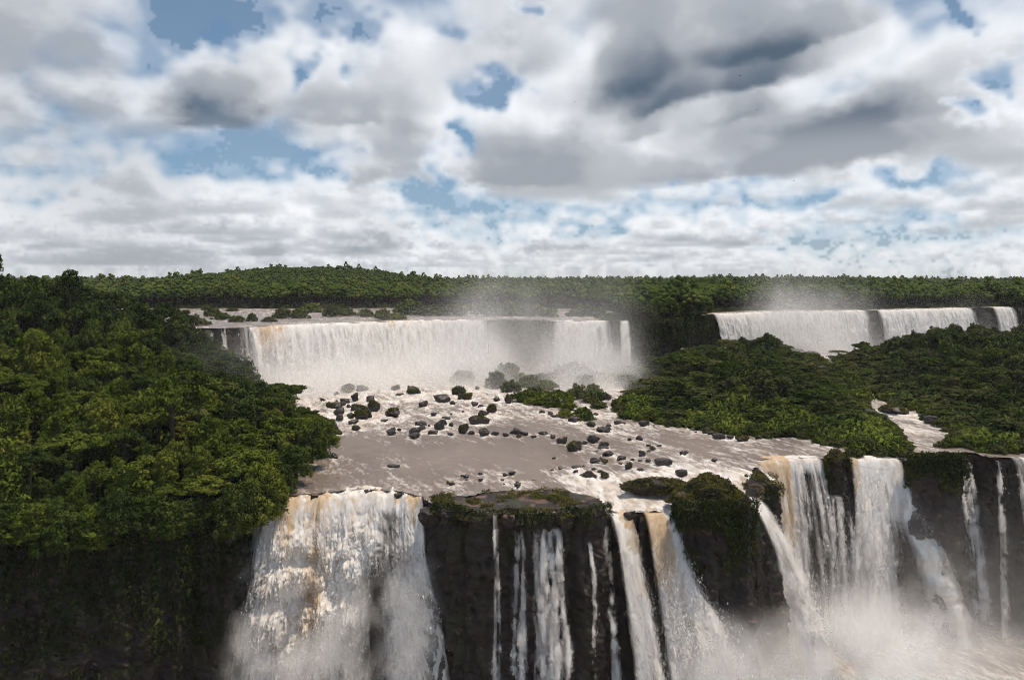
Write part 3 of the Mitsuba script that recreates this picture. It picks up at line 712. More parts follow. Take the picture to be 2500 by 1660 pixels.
waterfall('waterfall', 'white stream leaping off the lip between the mossy bluff and the dark rock fin', [(44.0, 152.6, -1.7), (45.5, 153.4, -1.7), (47.2, 154.2, -1.7)], [(.75, -1), (.75, -1), (.75, -1)], POOL, v0=5.0, ds=.14, dz=.2, lead=7.0,
          ropes=.35, lumps=.60, mud=.10, cover=lambda s, d, r, t, f: np.clip(1.25 - .8 * ss(.2, .0, s) + .6 * t * ss(.3, 0, s), 0, 1), seed=43, wet_from=18, drops=20000, drop=.13, stray=1.1,
          sway=lambda s, d: np.stack([(.02 + .13 * s) * d * ss(0, 16, d), 0 * d, 0 * d], -1))
waterfall('waterfall', 'brown streaked waterfall pouring over the long lip behind the dark rock fin', [(54.2, 179.6, -.2), (60, 181.2, -.1), (66, 182.0, -.1), (70.3, 181.6, -.2)], [(.05, -1), (0, -1)], POOL, v0=3.0, ds=.2, dz=.26, lead=3.0,
          ropes=.55, lumps=.25, mud=lambda s, d, r: (.95 * np.exp(-((s - .22) / .12) ** 2) + .8 * np.exp(-((s - .45) / .08) ** 2) + .2) * np.exp(-.04 * d) + .3 * r * np.exp(-.06 * d),
          rag=1.6, cover=lambda s, d, r, t, f: np.clip(1.15 - .95 * ss(.50, .72, s) * ss(.5, 4, d) + 1.1 * t * (.35 + ss(.45, .7, s)) + .5 * r - .014 * d, 0, 1), seed=44, wet_from=24, drops=22000, drop=.14, stray=.6, sway=lambda s, d: np.stack([(s - .35) * .14 * d * ss(0, 14, d), 0 * d, 0 * d], -1))
waterfall('waterfall', 'white fan of water over the dark wall between two mossy noses of rock', [(76.2, 181.6, -.2), (82, 182.2, -.1), (87.8, 182.0, -.3)], [(-.05, -1), (.1, -1), (.45, -1)], POOL, v0=2.6, ds=.2, dz=.26, lead=2.5,
          ropes=.45, lumps=.35, mud=lambda s, d, r: .7 * np.exp(-((s - .1) / .10) ** 2) * np.exp(-.06 * d), cover=lambda s, d, r, t, f: np.clip(1.15 - 1.3 * np.exp(-((s - .62 - .002 * d) / .13) ** 2) * ss(9, 15, d) - .018 * np.maximum(d - 8, 0) + 1.0 * t * ss(1, 8, d) + .5 * r + .4 * f, 0, 1),
          seed=45, wet_from=24, drops=24000, drop=.14, stray=.6, sway=lambda s, d: np.stack([(.30 * s ** 3 - .06 * (1 - s)) * d * ss(4, 22, d), 0 * d, 0 * d], -1))
trickle('grey veil of water sliding down the wall under the mossy nose of rock', 72.6, 178.6, -8.0, 5.4, (0, -1), POOL, .50, 49, 14000, v0=1.0, spread=.03, drop=.14)
trickle('slender two step waterfall right of the dark overgrown cliff', 104.6, 187.6, -.2, 4.0, (.0, -1), POOL, .55, 46, 16000, v0=2.0, lean=.05, spread=.02, drop=.13)
trickle('thin veil of water between the two falls at the right edge', 110.4, 182.6, -1.0, 1.6, (0, -1), POOL, .2, 47, 4000, drop=.13)
trickle('rightmost waterfall of the near cliff, half veiled in spray', 118.5, 182.6, -.2, 10.5, (.05, -1), POOL, .85, 48, 30000, v0=2.4, lean=.03, spread=.02, drop=.14)

# --- far falls
fo = outward(FAR_LIP)


def far_fall(text, x0, x1, k=1.0, wet_from=90.0, mud=.2, ropes=.7, lumps=.35, seed=0, drops=0, v0=3.2, cover=None, group=None, zb=-.5, mudf=None):
    xs = np.linspace(x0, x1, max(4, int((x1 - x0) / 6)))
    xs = np.linspace(x0, x1, max(4, int((x1 - x0) / 1.5)))
    q = np.c_[xs * .16, 0 * xs + seed, 0 * xs]
    lip = np.c_[xs, edge_y(xs) - .3 - 2.2 * (fb(q, 3, 5) - .45), 23.0 - .9 * np.abs(fb(q * 2, 2, 6) - .5)]
    return waterfall('waterfall', text, lip, outward(np.c_[xs, edge_y(xs)]), zb, v0=v0, ds=.36, dz=.40, lead=3.0, ropes=ropes, lumps=lumps, mud=mudf or mud, mud_fall=.10, cover=cover, seed=seed, drops=drops, drop=.26, stray=.7, group=group, wet_from=wet_from, rag=min(4.0, (x1 - x0) * .2))


far_fall('long curtain of white water across the middle of the far cliff', -103, -10, seed=51, wet_from=9, drops=30000, ropes=1.1, lumps=.8,
         mudf=lambda s, d, r: (.85 * np.exp(-((s - .085) / .03) ** 2) + .5 * np.exp(-((s - .15) / .03) ** 2) + .30 * np.exp(-((s - .6) / .2) ** 2) + .1) * np.exp(-.09 * d) + .35 * r * np.exp(-.10 * d),
         cover=lambda s, d, r, t, f: np.clip(1.3 - 1.1 * ss(.07, .0, s) + .9 * t * ss(.09, .0, s) - .9 * ss(.95, 1.0, s) + .6 * t * ss(.9, 1, s) + .9 * np.minimum(t + .12, 0) + .5 * np.minimum(r + .1, 0), 0, 1))
for i, (x, w, nth) in enumerate([(-115.5, 1.2, 'first'), (-113.2, .9, 'second'), (-110.6, 1.3, 'third'), (-107.0, 1.6, 'fourth')]):
    trickle(f'thin water thread on the dark ledges left of the long far curtain, {nth} one', x, edge_y(x) - 1.0, 23.0 - (0, 4, 2, 0)[i], w, (.5, -1), -1, .55, 60 + i, 2200, drop=.34)
far_fall('white waterfall right of the mist plume on the far cliff', 17.5, 42.5, seed=71, wet_from=9, drops=12000, ropes=.6, lumps=.3, mud=.25, cover=lambda s, d, r, t, f: np.clip(1.2 - .9 * ss(.06, 0, s) - .9 * ss(.95, 1, s) + .8 * t * (ss(.1, 0, s) + ss(.9, 1, s)) - 1.0 * np.exp(-((s - .80) / .06) ** 2) * ss(1, 4, d) * ss(22, 14, d) + .8 * np.minimum(t + .1, 0) * ss(.2, .7, s), 0, 1))
far_fall('single narrow ribbon of water on the bare dark far cliff', 46.6, 50.8, seed=72, drops=5000, ropes=.35, lumps=.2, mud=.05, cover=lambda s, d, r, t, f: np.clip(np.exp(-((s - .5) / .42) ** 4) * (1.1 + .7 * t), 0, 1))
far_fall('wide misty waterfall beyond the wooded island at the right', 104.5, 210.0, seed=73, wet_from=6, drops=8000, ropes=1.0, lumps=.6, mud=.22, cover=lambda s, d, r, t, f: np.clip(1.1 + 1.0 * np.minimum(t + .1, 0) + .6 * np.minimum(r + .15, 0), 0, 1))
far_fall('farther white waterfall behind the treetops at the right', 216.5, 300.0, seed=74, drops=14000, ropes=1.0, lumps=.4, mud=.1, cover=lambda s, d, r, t, f: np.clip(1.25 + 1.1 * np.minimum(t + .15, 0) + .5 * np.minimum(r + .2, 0), 0, 1))
far_fall('small far waterfall behind the tallest treetop at the right edge', 318.0, 338.0, seed=75, drops=3000, ropes=.8, mud=.1, cover=lambda s, d, r, t, f: np.clip(1.0 + 1.3 * t + .6 * r, 0, 1))
trickle('small white spill glimpsed between trees at the foot of the far cliff', 79.5, 371.0, 9.0, 3.2, (-.3, -1), 1.5, 1.0, 76, 2500, drop=.36, lean=.25)

# ---------------------------------------------------------------- boulders


def rock_mesh(r, level=3, planes=16, block=False, rough=.07):
    m = trimesh.creation.icosphere(level)
    n = np.array(m.vertices)
    if block:
        a = r.uniform(0, .5)
        d = np.array([[math.cos(a + k * math.pi / 2), math.sin(a + k * math.pi / 2), r.normal(0, .1)] for k in range(4)] + [[r.normal(0, .1), r.normal(0, .1), 1]] + list(r.normal(0, 1, (5, 3))))
        h = np.r_[.92, .72, .92, .75, .88, r.uniform(.95, 1.15, 5)]
    else:
        d = r.normal(0, 1, (planes, 3))
        h = r.uniform(.66, 1.02, planes)
    d /= np.linalg.norm(d, axis=1, keepdims=True)
    c = n @ d.T
    rad = np.where(c > .05, h / np.maximum(c, .05), 9).min(1)
    rad = np.minimum(rad, 1.25)
    v = n * rad[:, None]
    k = r.uniform(0, 50, 3)
    v += n * (fb(v * 2.0 + k, 3, 5)[:, None] - .5) * rough * 4 + n * (fb(v * 6 + k, 2, 6)[:, None] - .5) * rough * 1.6
    return v, np.array(m.faces)


scene['moss_leaf'] = {'type': 'twosided', 'bsdf': {'type': 'diffuse', 'reflectance': mikit.proc(lambda p, n, uv: mix((.030, .035, .010), (.115, .110, .030), dr.clip(.2 + .7 * uv.x + .7 * (noise(p.x * .9, p.y * .9, p.z * .9) - .5), 0, 1)))}}


def cards(p, out, size, r, tip=None, lean=.5, narrow=.5, single=True, droop=0.0):
    """Small leaf faces at the points p; out: the side they look to (shading follows it so that clumps read as soft masses)."""
    N = len(p)
    a = r.normal(0, 1, (N, 3))
    a /= np.linalg.norm(a, axis=1, keepdims=True)
    b = np.cross(a, out + .4 * r.normal(0, 1, (N, 3)))
    b /= np.linalg.norm(b, axis=1, keepdims=True) + 1e-9
    a = np.cross(b, np.cross(a, b))
    size = np.broadcast_to(size, (N,)) * r.lognormal(0, .25, N)
    A, B = a * size[:, None], b * (size * narrow)[:, None]
    A[:, 2] -= droop * size
    n = out * (1 - lean * .5) + r.normal(0, .5 * lean, (N, 3))
    n /= np.linalg.norm(n, axis=1, keepdims=True) + 1e-9
    if single:
        v = np.stack([p - A * .5 - B, p - A * .5 + B, p + A * .8], 1).reshape(-1, 3)
        return v, np.arange(3 * N).reshape(-1, 3), np.repeat(n, 3, 0), 3
    v = np.stack([p - A * .7, p + B * .8, p + A * .9, p - B * .8], 1).reshape(-1, 3)
    i = 4 * np.arange(N)[:, None]
    return v, np.vstack([i + [0, 1, 2], i + [0, 2, 3]]), np.repeat(n, 4, 0), 4


def surface_points(v, f, n, r, zmin=.2, count=200):
    a, b, c = v[f[:, 0]], v[f[:, 1]], v[f[:, 2]]
    k = np.cross(b - a, c - a)
    area = np.linalg.norm(k, axis=1)
    nn = k / np.maximum(area, 1e-9)[:, None]
    w = area * (nn[:, 2] > zmin)
    if w.sum() <= 0:
        return np.zeros((0, 3)), np.zeros((0, 3))
    i = r.choice(len(f), count, p=w / w.sum())
    u = r.uniform(0, 1, (count, 2))
    s = np.sqrt(u[:, :1])
    return a[i] * (1 - s) + b[i] * (s * (1 - u[:, 1:])) + c[i] * (s * u[:, 1:]), nn[i]


def moss(key, v, f, r, zmin=.25, patch=.45, seed=1, size=.16, per=26.0, most=2600, tall=0.0):
    a, b, c = v[f[:, 0]], v[f[:, 1]], v[f[:, 2]]
    area = np.linalg.norm(np.cross(b - a, c - a), axis=1).sum() / 2
    p, n = surface_points(v, f, None, r, zmin, int(min(most, max(60, area * per))))
    if len(p) == 0:
        return
    keep = fb(p * .8 + seed * 3.7, 2, seed) > patch
    p, n = p[keep], n[keep]
    if len(p) < 20:
        return
    h = fb(p * 1.5 + 9, 2, seed + 5)
    p = p + n * (.04 + (.10 + tall) * h[:, None] * r.uniform(.2, 1, (len(p), 1)))
    V, Fc, Nn, k = cards(p, n * .5 + np.array([0, 0, .7]), size * r.uniform(.7, 1.5, len(p)), r, narrow=.45, lean=.8)
    labels[key] = {'label': 'green moss and grass on the rock', 'kind': 'stuff'}
    shape(key, V, Fc, 'moss_leaf', n=Nn, uv=np.repeat(np.stack([np.clip(h + r.normal(0, .12, len(p)), 0, 1), p[:, 2]], -1), k, 0))


BUSH_SPOTS = []
order = sorted(range(len(ROCKS)), key=lambda i: -ROCKS[i][3])
boulder_index = []
for i, (x, y, z, r_, h, kind) in enumerate(ROCKS):
    r = np.random.default_rng(4000 + i)
    v, f = rock_mesh(r, 3 if r_ > .9 else 2, block=kind == 'block')
    ang = r.uniform(0, 6.28) if kind != 'block' else .1
    R = np.array([[math.cos(ang), -math.sin(ang), 0], [math.sin(ang), math.cos(ang), 0], [0, 0, 1]])
    v = v @ R.T
    v /= np.maximum(np.abs(v).max(0), 1e-6)
    v = v * [r_, r_ * r.uniform(.7, .95), h * .66] + [x, y, z + h * .36]
    key = numbered('boulder')
    shape(key + '__rock' if kind == 'mossy' else key, v, f, 'wet_basalt', smooth=32)
    boulder_index.append((key, x, y, z, r_, h, kind))
    if kind == 'mossy':
        moss(key + '__moss', v, f, r, seed=i + 1, size=.20 if y < 230 else .30, per=18, tall=.25)
    if kind == 'bushy':
        BUSH_SPOTS.append((x, y, z + h * .45, r_, h))

# larger rocks of the near crest: outline centre, half sizes, height above and below its middle
BIG = [('mossy_rock', 'long mossy rock island with a flat top standing in the white rapids', (28.4, 156.3, -.3), (7.6, 3.0, 2.1), 11, .35),
       ('mossy_rock', 'mossy bluff topped with green tufts right of the tawny waterfall', (36.6, 146.8, .2), (4.6, 4.4, 4.6), 12, .30),
       ('rock_block', 'reddish squared rock at the left foot of the mossy bluff', (31.8, 145.2, -1.6), (2.5, 2.6, 3.0), 13, .55),
       ('rock_block', 'dark shoulder of rock on the right side of the mossy bluff', (41.2, 147.2, -2.2), (2.6, 3.4, 4.6), 14, .52),
       ('rock_spire', 'upright leaning black rock splitting the brown waterfall', (21.9, 147.0, -5.8), (1.25, 1.3, 5.2), 15, .9),
       ('rock_spire', 'slim square pillar of black rock right of the leaning one', (23.6, 146.6, -6.6), (.75, 1.0, 5.4), 16, .9),
       ('mossy_rock', 'low mossy rock fin beside the leaping white stream', (49.6, 160.0, -.6), (3.6, 4.4, 1.9), 17, .50),
       ('rock_block', 'dark wet rock knob at the left end of the brown chute', (15.2, 142.6, -3.0), (1.7, 1.7, 2.4), 18, .62),
       ('rock_block', 'dark stepped rock in white water at the right end of the great waterfall', (-14.8, 145.0, -2.4), (2.2, 2.2, 2.0), 19, .9),
       ('mossy_rock', 'mossy nose of rock between the brown streaked fall and the white fan', (72.6, 180.3, .2), (2.4, 2.2, 2.0), 20, .35)]
for j, (x_, y_, z_, a_, h_, txt) in enumerate([(-11.2, 141.6, -1.2, 1.5, 1.6, 'left corner'), (-5.6, 138.9, -1.6, 1.7, 1.5, 'left part'), (-.6, 138.2, -1.0, 1.2, 1.3, 'stretch left of the middle'), (4.3, 138.3, -2.2, 1.1, 1.4, 'middle, over the thin veil'), (9.2, 138.6, -1.4, 1.5, 1.7, 'stretch right of the middle'), (12.6, 139.9, -.9, 1.6, 1.6, 'right corner')]):
    BIG.append(('rock_block', f'dark block jutting from the rim of the grassy shelf, {txt}', (x_, y_, z_), (a_, a_ * .8, h_), 40 + j, .62))
BIG += [('rock_block', 'small wet black rock breaking the lip of the great waterfall, left of its middle', (-37.2, 151.3, -.5), (.8, .8, .75), 51, .9),
        ('rock_block', 'wet black rock splitting the lip of the great waterfall near its middle', (-27.6, 154.2, -.6), (1.1, .9, .9), 52, .9),
        ('rock_block', 'black rock in the white water at the right part of the great lip', (-21.2, 152.6, -1.0), (1.3, 1.0, 1.1), 53, .9)]
for name, text, c, half, sd, patch in BIG:
    r = np.random.default_rng(6000 + sd)
    v, f = rock_mesh(r, 4 if half[2] < 4 else 5, planes=22, block='spire' in name or 'block' in name, rough=.06)
    v /= np.abs(v).max(0)
    if name == 'rock_spire':
        v[:, 0] += (.35 if sd == 15 else .0) * -v[:, 2] * 1.0
    v = v * half + c
    v[:, :2] += (fb(v * [.5, .5, .9] + sd, 3, sd)[:, None] - .5) * [1.1, 1.1] * min(1, half[0] / 2)
    key = numbered(name)
    label(key, text, 'rock')
    shape(key + '__stone', v, f, 'rock', smooth=35)
    if patch < .85:
        moss(key + '__moss', v, f, r, zmin=.1 if patch < .4 else .3, patch=patch, seed=sd, size=.22, per=26, most=9000, tall=.5)

# ---------------------------------------------------------------- trees and shrubs


def leaf_bsdf(a, b, c):
    def fn(p, n, uv):
        t = .25 + .55 * (uv.x - .5) + .75 * noise(p.x * .13, p.y * .13, p.z * .13) + .25 * (noise(p.x * .7, p.y * .7, p.z * .7) - .5)
        return mix(mix(a, b, smoothstep(.15, .80, t)), c, smoothstep(.72, 1.05, t))
    return {'type': 'twosided', 'bsdf': {'type': 'diffuse', 'reflectance': mikit.proc(fn)}}


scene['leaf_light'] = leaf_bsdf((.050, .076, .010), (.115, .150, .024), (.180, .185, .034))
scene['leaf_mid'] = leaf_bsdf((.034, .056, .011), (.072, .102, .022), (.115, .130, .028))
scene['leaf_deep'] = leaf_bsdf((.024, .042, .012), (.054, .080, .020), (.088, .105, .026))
scene['leaf_dull'] = leaf_bsdf((.042, .054, .020), (.088, .102, .034), (.130, .128, .048))
scene['bark'] = {'type': 'diffuse', 'reflectance': {'type': 'rgb', 'value': [.075, .060, .048]}}


def tube(points, radii, sides=6):
    p = np.asarray(points, float)
    t = np.gradient(p, axis=0)
    t /= np.linalg.norm(t, axis=1, keepdims=True) + 1e-12
    a = np.cross(t, np.where(np.abs(t[:, 2:]) < .9, [0, 0, 1.0], [1.0, 0, 0]))
    a /= np.linalg.norm(a, axis=1, keepdims=True) + 1e-12
    b, g = np.cross(t, a), np.arange(sides) * 2 * np.pi / sides
    v = p[:, None] + np.asarray(radii)[:, None, None] * (np.cos(g)[None, :, None] * a[:, None] + np.sin(g)[None, :, None] * b[:, None])
    i, j = np.meshgrid(np.arange(len(p) - 1), np.arange(sides), indexing='ij')
    q = np.stack([i * sides + j, i * sides + (j + 1) % sides, (i + 1) * sides + (j + 1) % sides, (i + 1) * sides + j], -1).reshape(-1, 4)
    return v.reshape(-1, 3), np.vstack([q[:, [0, 1, 2]], q[:, [0, 2, 3]]])


def join(parts):
    v, f, k = [], [], 0
    for a, b in parts:
        v.append(a)
        f.append(b + k)
        k += len(a)
    return np.vstack(v), np.vstack(f)


def tree_model(seed, height, radius, style, leaves, size):
    """One tree standing at the origin: its trunk with limbs, and its crown of leaves."""
    r = np.random.default_rng(seed)
    n = {'dome': 22, 'spread': 18, 'draped': 26, 'column': 20, 'bush': 16, 'far': 9}[style]
    C, Rl = [], []
    for k in range(n):
        a, u = k * 2.399 + r.uniform(-.5, .5), math.sqrt((k + .5) / n)
        if style == 'dome' or style == 'far':
            rho, z = radius * .78 * u, height * (.90 - .34 * u ** 2.2 + r.normal(0, .06))
            lr = radius * r.uniform(.26, .42)
        elif style == 'spread':
            rho, z = radius * .95 * u, height * (.92 - .15 * u ** 2 + r.normal(0, .045))
            lr = radius * r.uniform(.22, .34)
        elif style == 'draped':
            w = (k + .5) / n
            rho, z = radius * (.30 + .55 * w) * r.uniform(.6, 1.05), height * (.95 - .82 * w ** 1.25 + r.normal(0, .04))
            lr = radius * r.uniform(.24, .42)
        elif style == 'column':
            w = (k + .5) / n
            rho, z = radius * (.15 + .45 * w) * r.uniform(.5, 1.1), height * (.95 - .75 * w + r.normal(0, .03))
            lr = radius * r.uniform(.26, .42)
        else:
            rho, z = radius * .8 * u, height * (.72 - .50 * u ** 2 + r.normal(0, .08))
            lr = radius * r.uniform(.28, .45)
        C.append([rho * math.cos(a), rho * math.sin(a), max(z - lr * .6, lr * .3)])
        Rl.append(lr)
    C, Rl = np.array(C), np.array(Rl)
    # every limb carries smaller heads of leaves, which catch the light one by one
    ns = 7 if style != 'far' else 3
    sd = r.normal(0, 1, (n, ns, 3))
    sd[..., 2] = np.abs(sd[..., 2]) * .8 - .15
    sd /= np.linalg.norm(sd, axis=2, keepdims=True)
    SC = (C[:, None] + sd * (Rl[:, None, None] * r.uniform(.55, 1.0, (n, ns, 1))) * [1, 1, .8]).reshape(-1, 3)
    SR = (Rl[:, None] * r.uniform(.30, .56, (n, ns))).ravel()
    w = SR ** 2
    j = r.choice(n * ns, leaves, p=w / w.sum())
    i = j // ns
    d = r.normal(0, 1, (leaves, 3))
    d[:, 2] += .45
    d /= np.linalg.norm(d, axis=1, keepdims=True)
    rad = SR[j] * r.uniform(.70, 1.12, leaves) * (.75 + .5 * fb(d * 2.2 + j[:, None] * 3.7, 2, seed % 97))
    p = SC[j] + d * rad[:, None] * [1, 1, .85]
    if style in ('draped', 'column'):
        m = r.uniform(0, 1, leaves) < .40                       # curtains of creepers
        drop = r.uniform(0, 1, leaves) ** 1.3 * height * .45
        p[m, 2] -= drop[m]
        p[m, :2] += (C[i[m], :2] * .10 * r.uniform(0, 1, (m.sum(), 1)))
        p[:, 2] = np.maximum(p[:, 2], r.uniform(0, .8, leaves))
    mid = np.array([0, 0, height * .45])
    far = p - mid
    far /= np.linalg.norm(far, axis=1, keepdims=True)
    out = .62 * d + .22 * sd.reshape(-1, 3)[j] + .16 * far
    out /= np.linalg.norm(out, axis=1, keepdims=True)
    V, Fc, Nn, k = cards(p, out, size * (1 if style != 'spread' else .85), r, narrow=.42, lean=.85 if style != 'far' else .35, droop=.15)
    tone = np.clip(.5 + .16 * r.normal(0, 1, n)[i] + .16 * r.normal(0, 1, n * ns)[j] + .14 * r.normal(0, 1, leaves), 0, 1)
    uv = np.repeat(np.stack([tone, p[:, 2] / height], -1), k, 0)
    limbs = []
    if style != 'bush':
        base = .030 * height + .06
        bend = r.normal(0, .04 * height, 2)
        top = height * (.62 if style != 'spread' else .80)
        zz = np.array([-1.5, 0, .25 * top, .6 * top, top])
        spine = np.stack([bend[0] * (zz / top) ** 2, bend[1] * (zz / top) ** 2, zz], 1)
        limbs.append(tube(spine, base * np.array([1.7, 1.3, .95, .75, .5]), 7))
        for k in r.choice(n, min(n, 7 if style != 'far' else 3), replace=False):
            s = spine[2] * (1 - (t := r.uniform(.4, 1))) + spine[4] * t
            e = C[k]
            limbs.append(tube([s, (s + e) / 2 + [0, 0, -.05 * height], e], base * np.array([.5, .34, .14]), 5))
    else:
        for k in range(5):
            e = C[r.integers(n)]
            limbs.append(tube([[0, 0, -.5], e * [.4, .4, .5], e], .05 * np.array([1.4, 1, .5]) * max(1, radius * .5), 5))
    tv, tf = join(limbs)
    return (tv, tf), (V, Fc, Nn, uv)


def lump_tree(seed, height, radius):
    """A far tree: a crown of many small leafy lumps, and its trunk."""
    r = np.random.default_rng(seed)
    base = trimesh.creation.icosphere(0)
    bv, bf = np.array(base.vertices), np.array(base.faces)
    n = 15
    u = np.sqrt((np.arange(n) + .5) / n)
    a = np.arange(n) * 2.399 + r.uniform(0, 6)
    c = np.stack([radius * .8 * u * np.cos(a), radius * .8 * u * np.sin(a), height * (.86 - .34 * u ** 2 + r.normal(0, .05, n))], 1)
    s_ = radius * r.uniform(.22, .38, n)
    V = c[:, None] + bv[None] * (s_[:, None, None] * r.uniform(.65, 1.25, (n, len(bv), 1))) * [1, 1, .8]
    N = .75 * bv[None] + .35 * (c - [0, 0, height * .4])[:, None] / height + [0, 0, .15] + 0 * V
    N /= np.linalg.norm(N, axis=2, keepdims=True)
    Fc = (np.arange(n)[:, None, None] * len(bv) + bf[None]).reshape(-1, 3)
    tone = np.repeat(np.clip(.5 + .2 * r.normal(0, 1, n), 0, 1), len(bv))
    V, N = V.reshape(-1, 3), N.reshape(-1, 3)
    uv = np.stack([tone, V[:, 2] / height], -1)
    tv, tf = tube([[0, 0, -1], [0, 0, height * .3], [0, 0, height * .7]], [.3, .22, .12], 5)
    return (tv, tf), (V, Fc, N, uv)


def model_group(key, seed, height, radius, style, leaves, size, bsdfs):
    (tv, tf), (V, Fc, Nn, uv) = tree_model(seed, height, radius, style, leaves, size)
    trunk = mikit.ply((tv, tf), 'bark', smooth=60)
    path = meshkit.write_ply((V, Fc), False, uv, None, normals=Nn)
    for b in bsdfs:
        scene[f'{key}_{b}'] = {'type': 'shapegroup', 'crown': {'type': 'ply', 'filename': path, 'face_normals': False, 'bsdf': {'type': 'ref', 'id': b}},
                               ('stems' if style == 'bush' else 'trunk'): dict(trunk)}


STYLES = ['dome', 'draped', 'dome', 'spread', 'draped', 'column', 'draped', 'dome', 'column', 'spread']
for k, st in enumerate(STYLES):
    model_group(f'near_model_{k}', 100 + k, 10.0, 4.6, st, 9000 if st != 'column' else 6500, .36, ('leaf_light', 'leaf_mid', 'leaf_deep'))
MSTYLES = ['dome', 'draped', 'dome', 'draped', 'spread', 'column']
for k, st in enumerate(MSTYLES):
    model_group(f'mid_model_{k}', 200 + k, 10.0, 4.6, st, 4200, .52, ('leaf_mid', 'leaf_deep', 'leaf_dull'))
for k in range(5):
    model_group(f'bush_model_{k}', 300 + k, 2.6, 2.0, 'bush', 1500, .30, ('leaf_mid', 'leaf_dull', 'leaf_light'))

STYLE_WORDS = {'dome': 'round-crowned', 'draped': 'creeper-draped', 'spread': 'flat-topped', 'column': 'creeper-clad', 'bush': 'rounded'}
TONE_WORDS = {'leaf_light': 'bright green', 'leaf_mid': 'mid green', 'leaf_deep': 'dark green', 'leaf_dull': 'dull olive'}
PLACES = []


def plant(name, group_key, x, y, z, scale, sz, rot, tone, style, where, group, category=None):
    key = numbered(name)
    scene[key] = {'type': 'instance', 'to_world': T().translate([x, y, z]).rotate([0, 0, 1], rot).scale([scale, scale, sz]), 'g': {'type': 'ref', 'id': f'{group_key}_{tone}'}}
    h = 10 * sz if 'bush' not in group_key else 2.6 * sz
    PLACES.append((key, f'{TONE_WORDS[tone]} {STYLE_WORDS[style]} {category or "tree"}', where, category or 'tree', UC + F * x / y, VH + F * (EYE - z - .75 * h) / y, scale))
    return key


def pack(poly, rlo, rhi, close, count, r, taken=(), ok=None, tries=60000):
    """Crown places: random, none closer than close x the two radii."""
    x0, y0, x1, y1 = poly.bounds
    P = list(taken)
    new = []
    cell = 2 * rhi
    gridd = {}
    for q in P:
        gridd.setdefault((int(q[0] // cell), int(q[1] // cell)), []).append(q)
    xs, ys, rs = r.uniform(x0, x1, tries), r.uniform(y0, y1, tries), r.uniform(rlo, rhi, tries)
    good = inside(poly, xs, ys)
    if ok is not None:
        good &= ok(xs, ys)
    for x, y, a in zip(xs[good], ys[good], rs[good]):
        ci, cj = int(x // cell), int(y // cell)
        if all((x - q[0]) ** 2 + (y - q[1]) ** 2 > (close * (a + q[2])) ** 2 for i in (-1, 0, 1) for j in (-1, 0, 1) for q in gridd.get((ci + i, cj + j), ())):
            q = (x, y, a)
            gridd.setdefault((ci, cj), []).append(q)
            new.append(q)
            if len(new) >= count:
                break
    return new


def visible(items, margin=8.0, sink=.35, share=.12):
    """items: (x, y, top z, half width): those not hidden behind nearer, higher ones."""
    roof = np.full(2700, 5000.0)
    keep = np.zeros(len(items), bool)
    for i in sorted(range(len(items)), key=lambda i: items[i][1]):
        x, y, z, w = items[i]
        u, hw, v = UC + F * x / y + 100, F * w / y, VH + F * (EYE - z) / y
        a, b = int(max(u - hw, 0)), int(min(u + hw, 2699))
        if b <= a:
            continue
        seg = roof[a:b]
        keep[i] = (v < seg + margin).mean() > share
        c, e = int(max(u - .7 * hw, 0)), int(max(min(u + .7 * hw, 2699), 0))
        mid = v + sink * F * w / y
        roof[c:e] = np.minimum(roof[c:e], mid)
    return keep


def in_view(xs, ys, m=1.06, pad=7):
    return np.abs(xs) < (1250 * m / F) * ys + pad


r = np.random.default_rng(77)
left_band = Polygon([(-205, 100), (-100, 109), (-82, 119.5), (-66, 131.5), (-55, 142), (-49.5, 148), (-47.5, 156), (-47, 178), (-46, 192), (-50, 206), (-59, 226), (-72, 251), (-92, 277), (-108, 288), (-128, 298), (-215, 305)])
spots_left = pack(left_band, 4.6, 6.2, .88, 45, r, ok=in_view)
spots_left += pack(left_band, 3.0, 4.6, .84, 130, r, taken=spots_left, ok=in_view)
spots_left += pack(left_band, 1.9, 3.0, .80, 400, r, taken=spots_left, ok=in_view)
L = np.array(spots_left)
zl = land(L[:, 0], L[:, 1])
shore = distance(left_poly, L[:, 0], L[:, 1])
hl = L[:, 2] * r.uniform(1.35, 2.7, len(L)) * np.where(L[:, 2] < 3, 1.35, 1) * (1 - .28 * ss(9, 0, shore)) * (1 + (.45 + .35 * ss(-100, -125, L[:, 0])) * ss(205, 240, L[:, 1]) * ss(26, 50, shore)) * (1 - .55 * ss(236, 262, L[:, 1]) * ss(-116, -104, L[:, 0]))
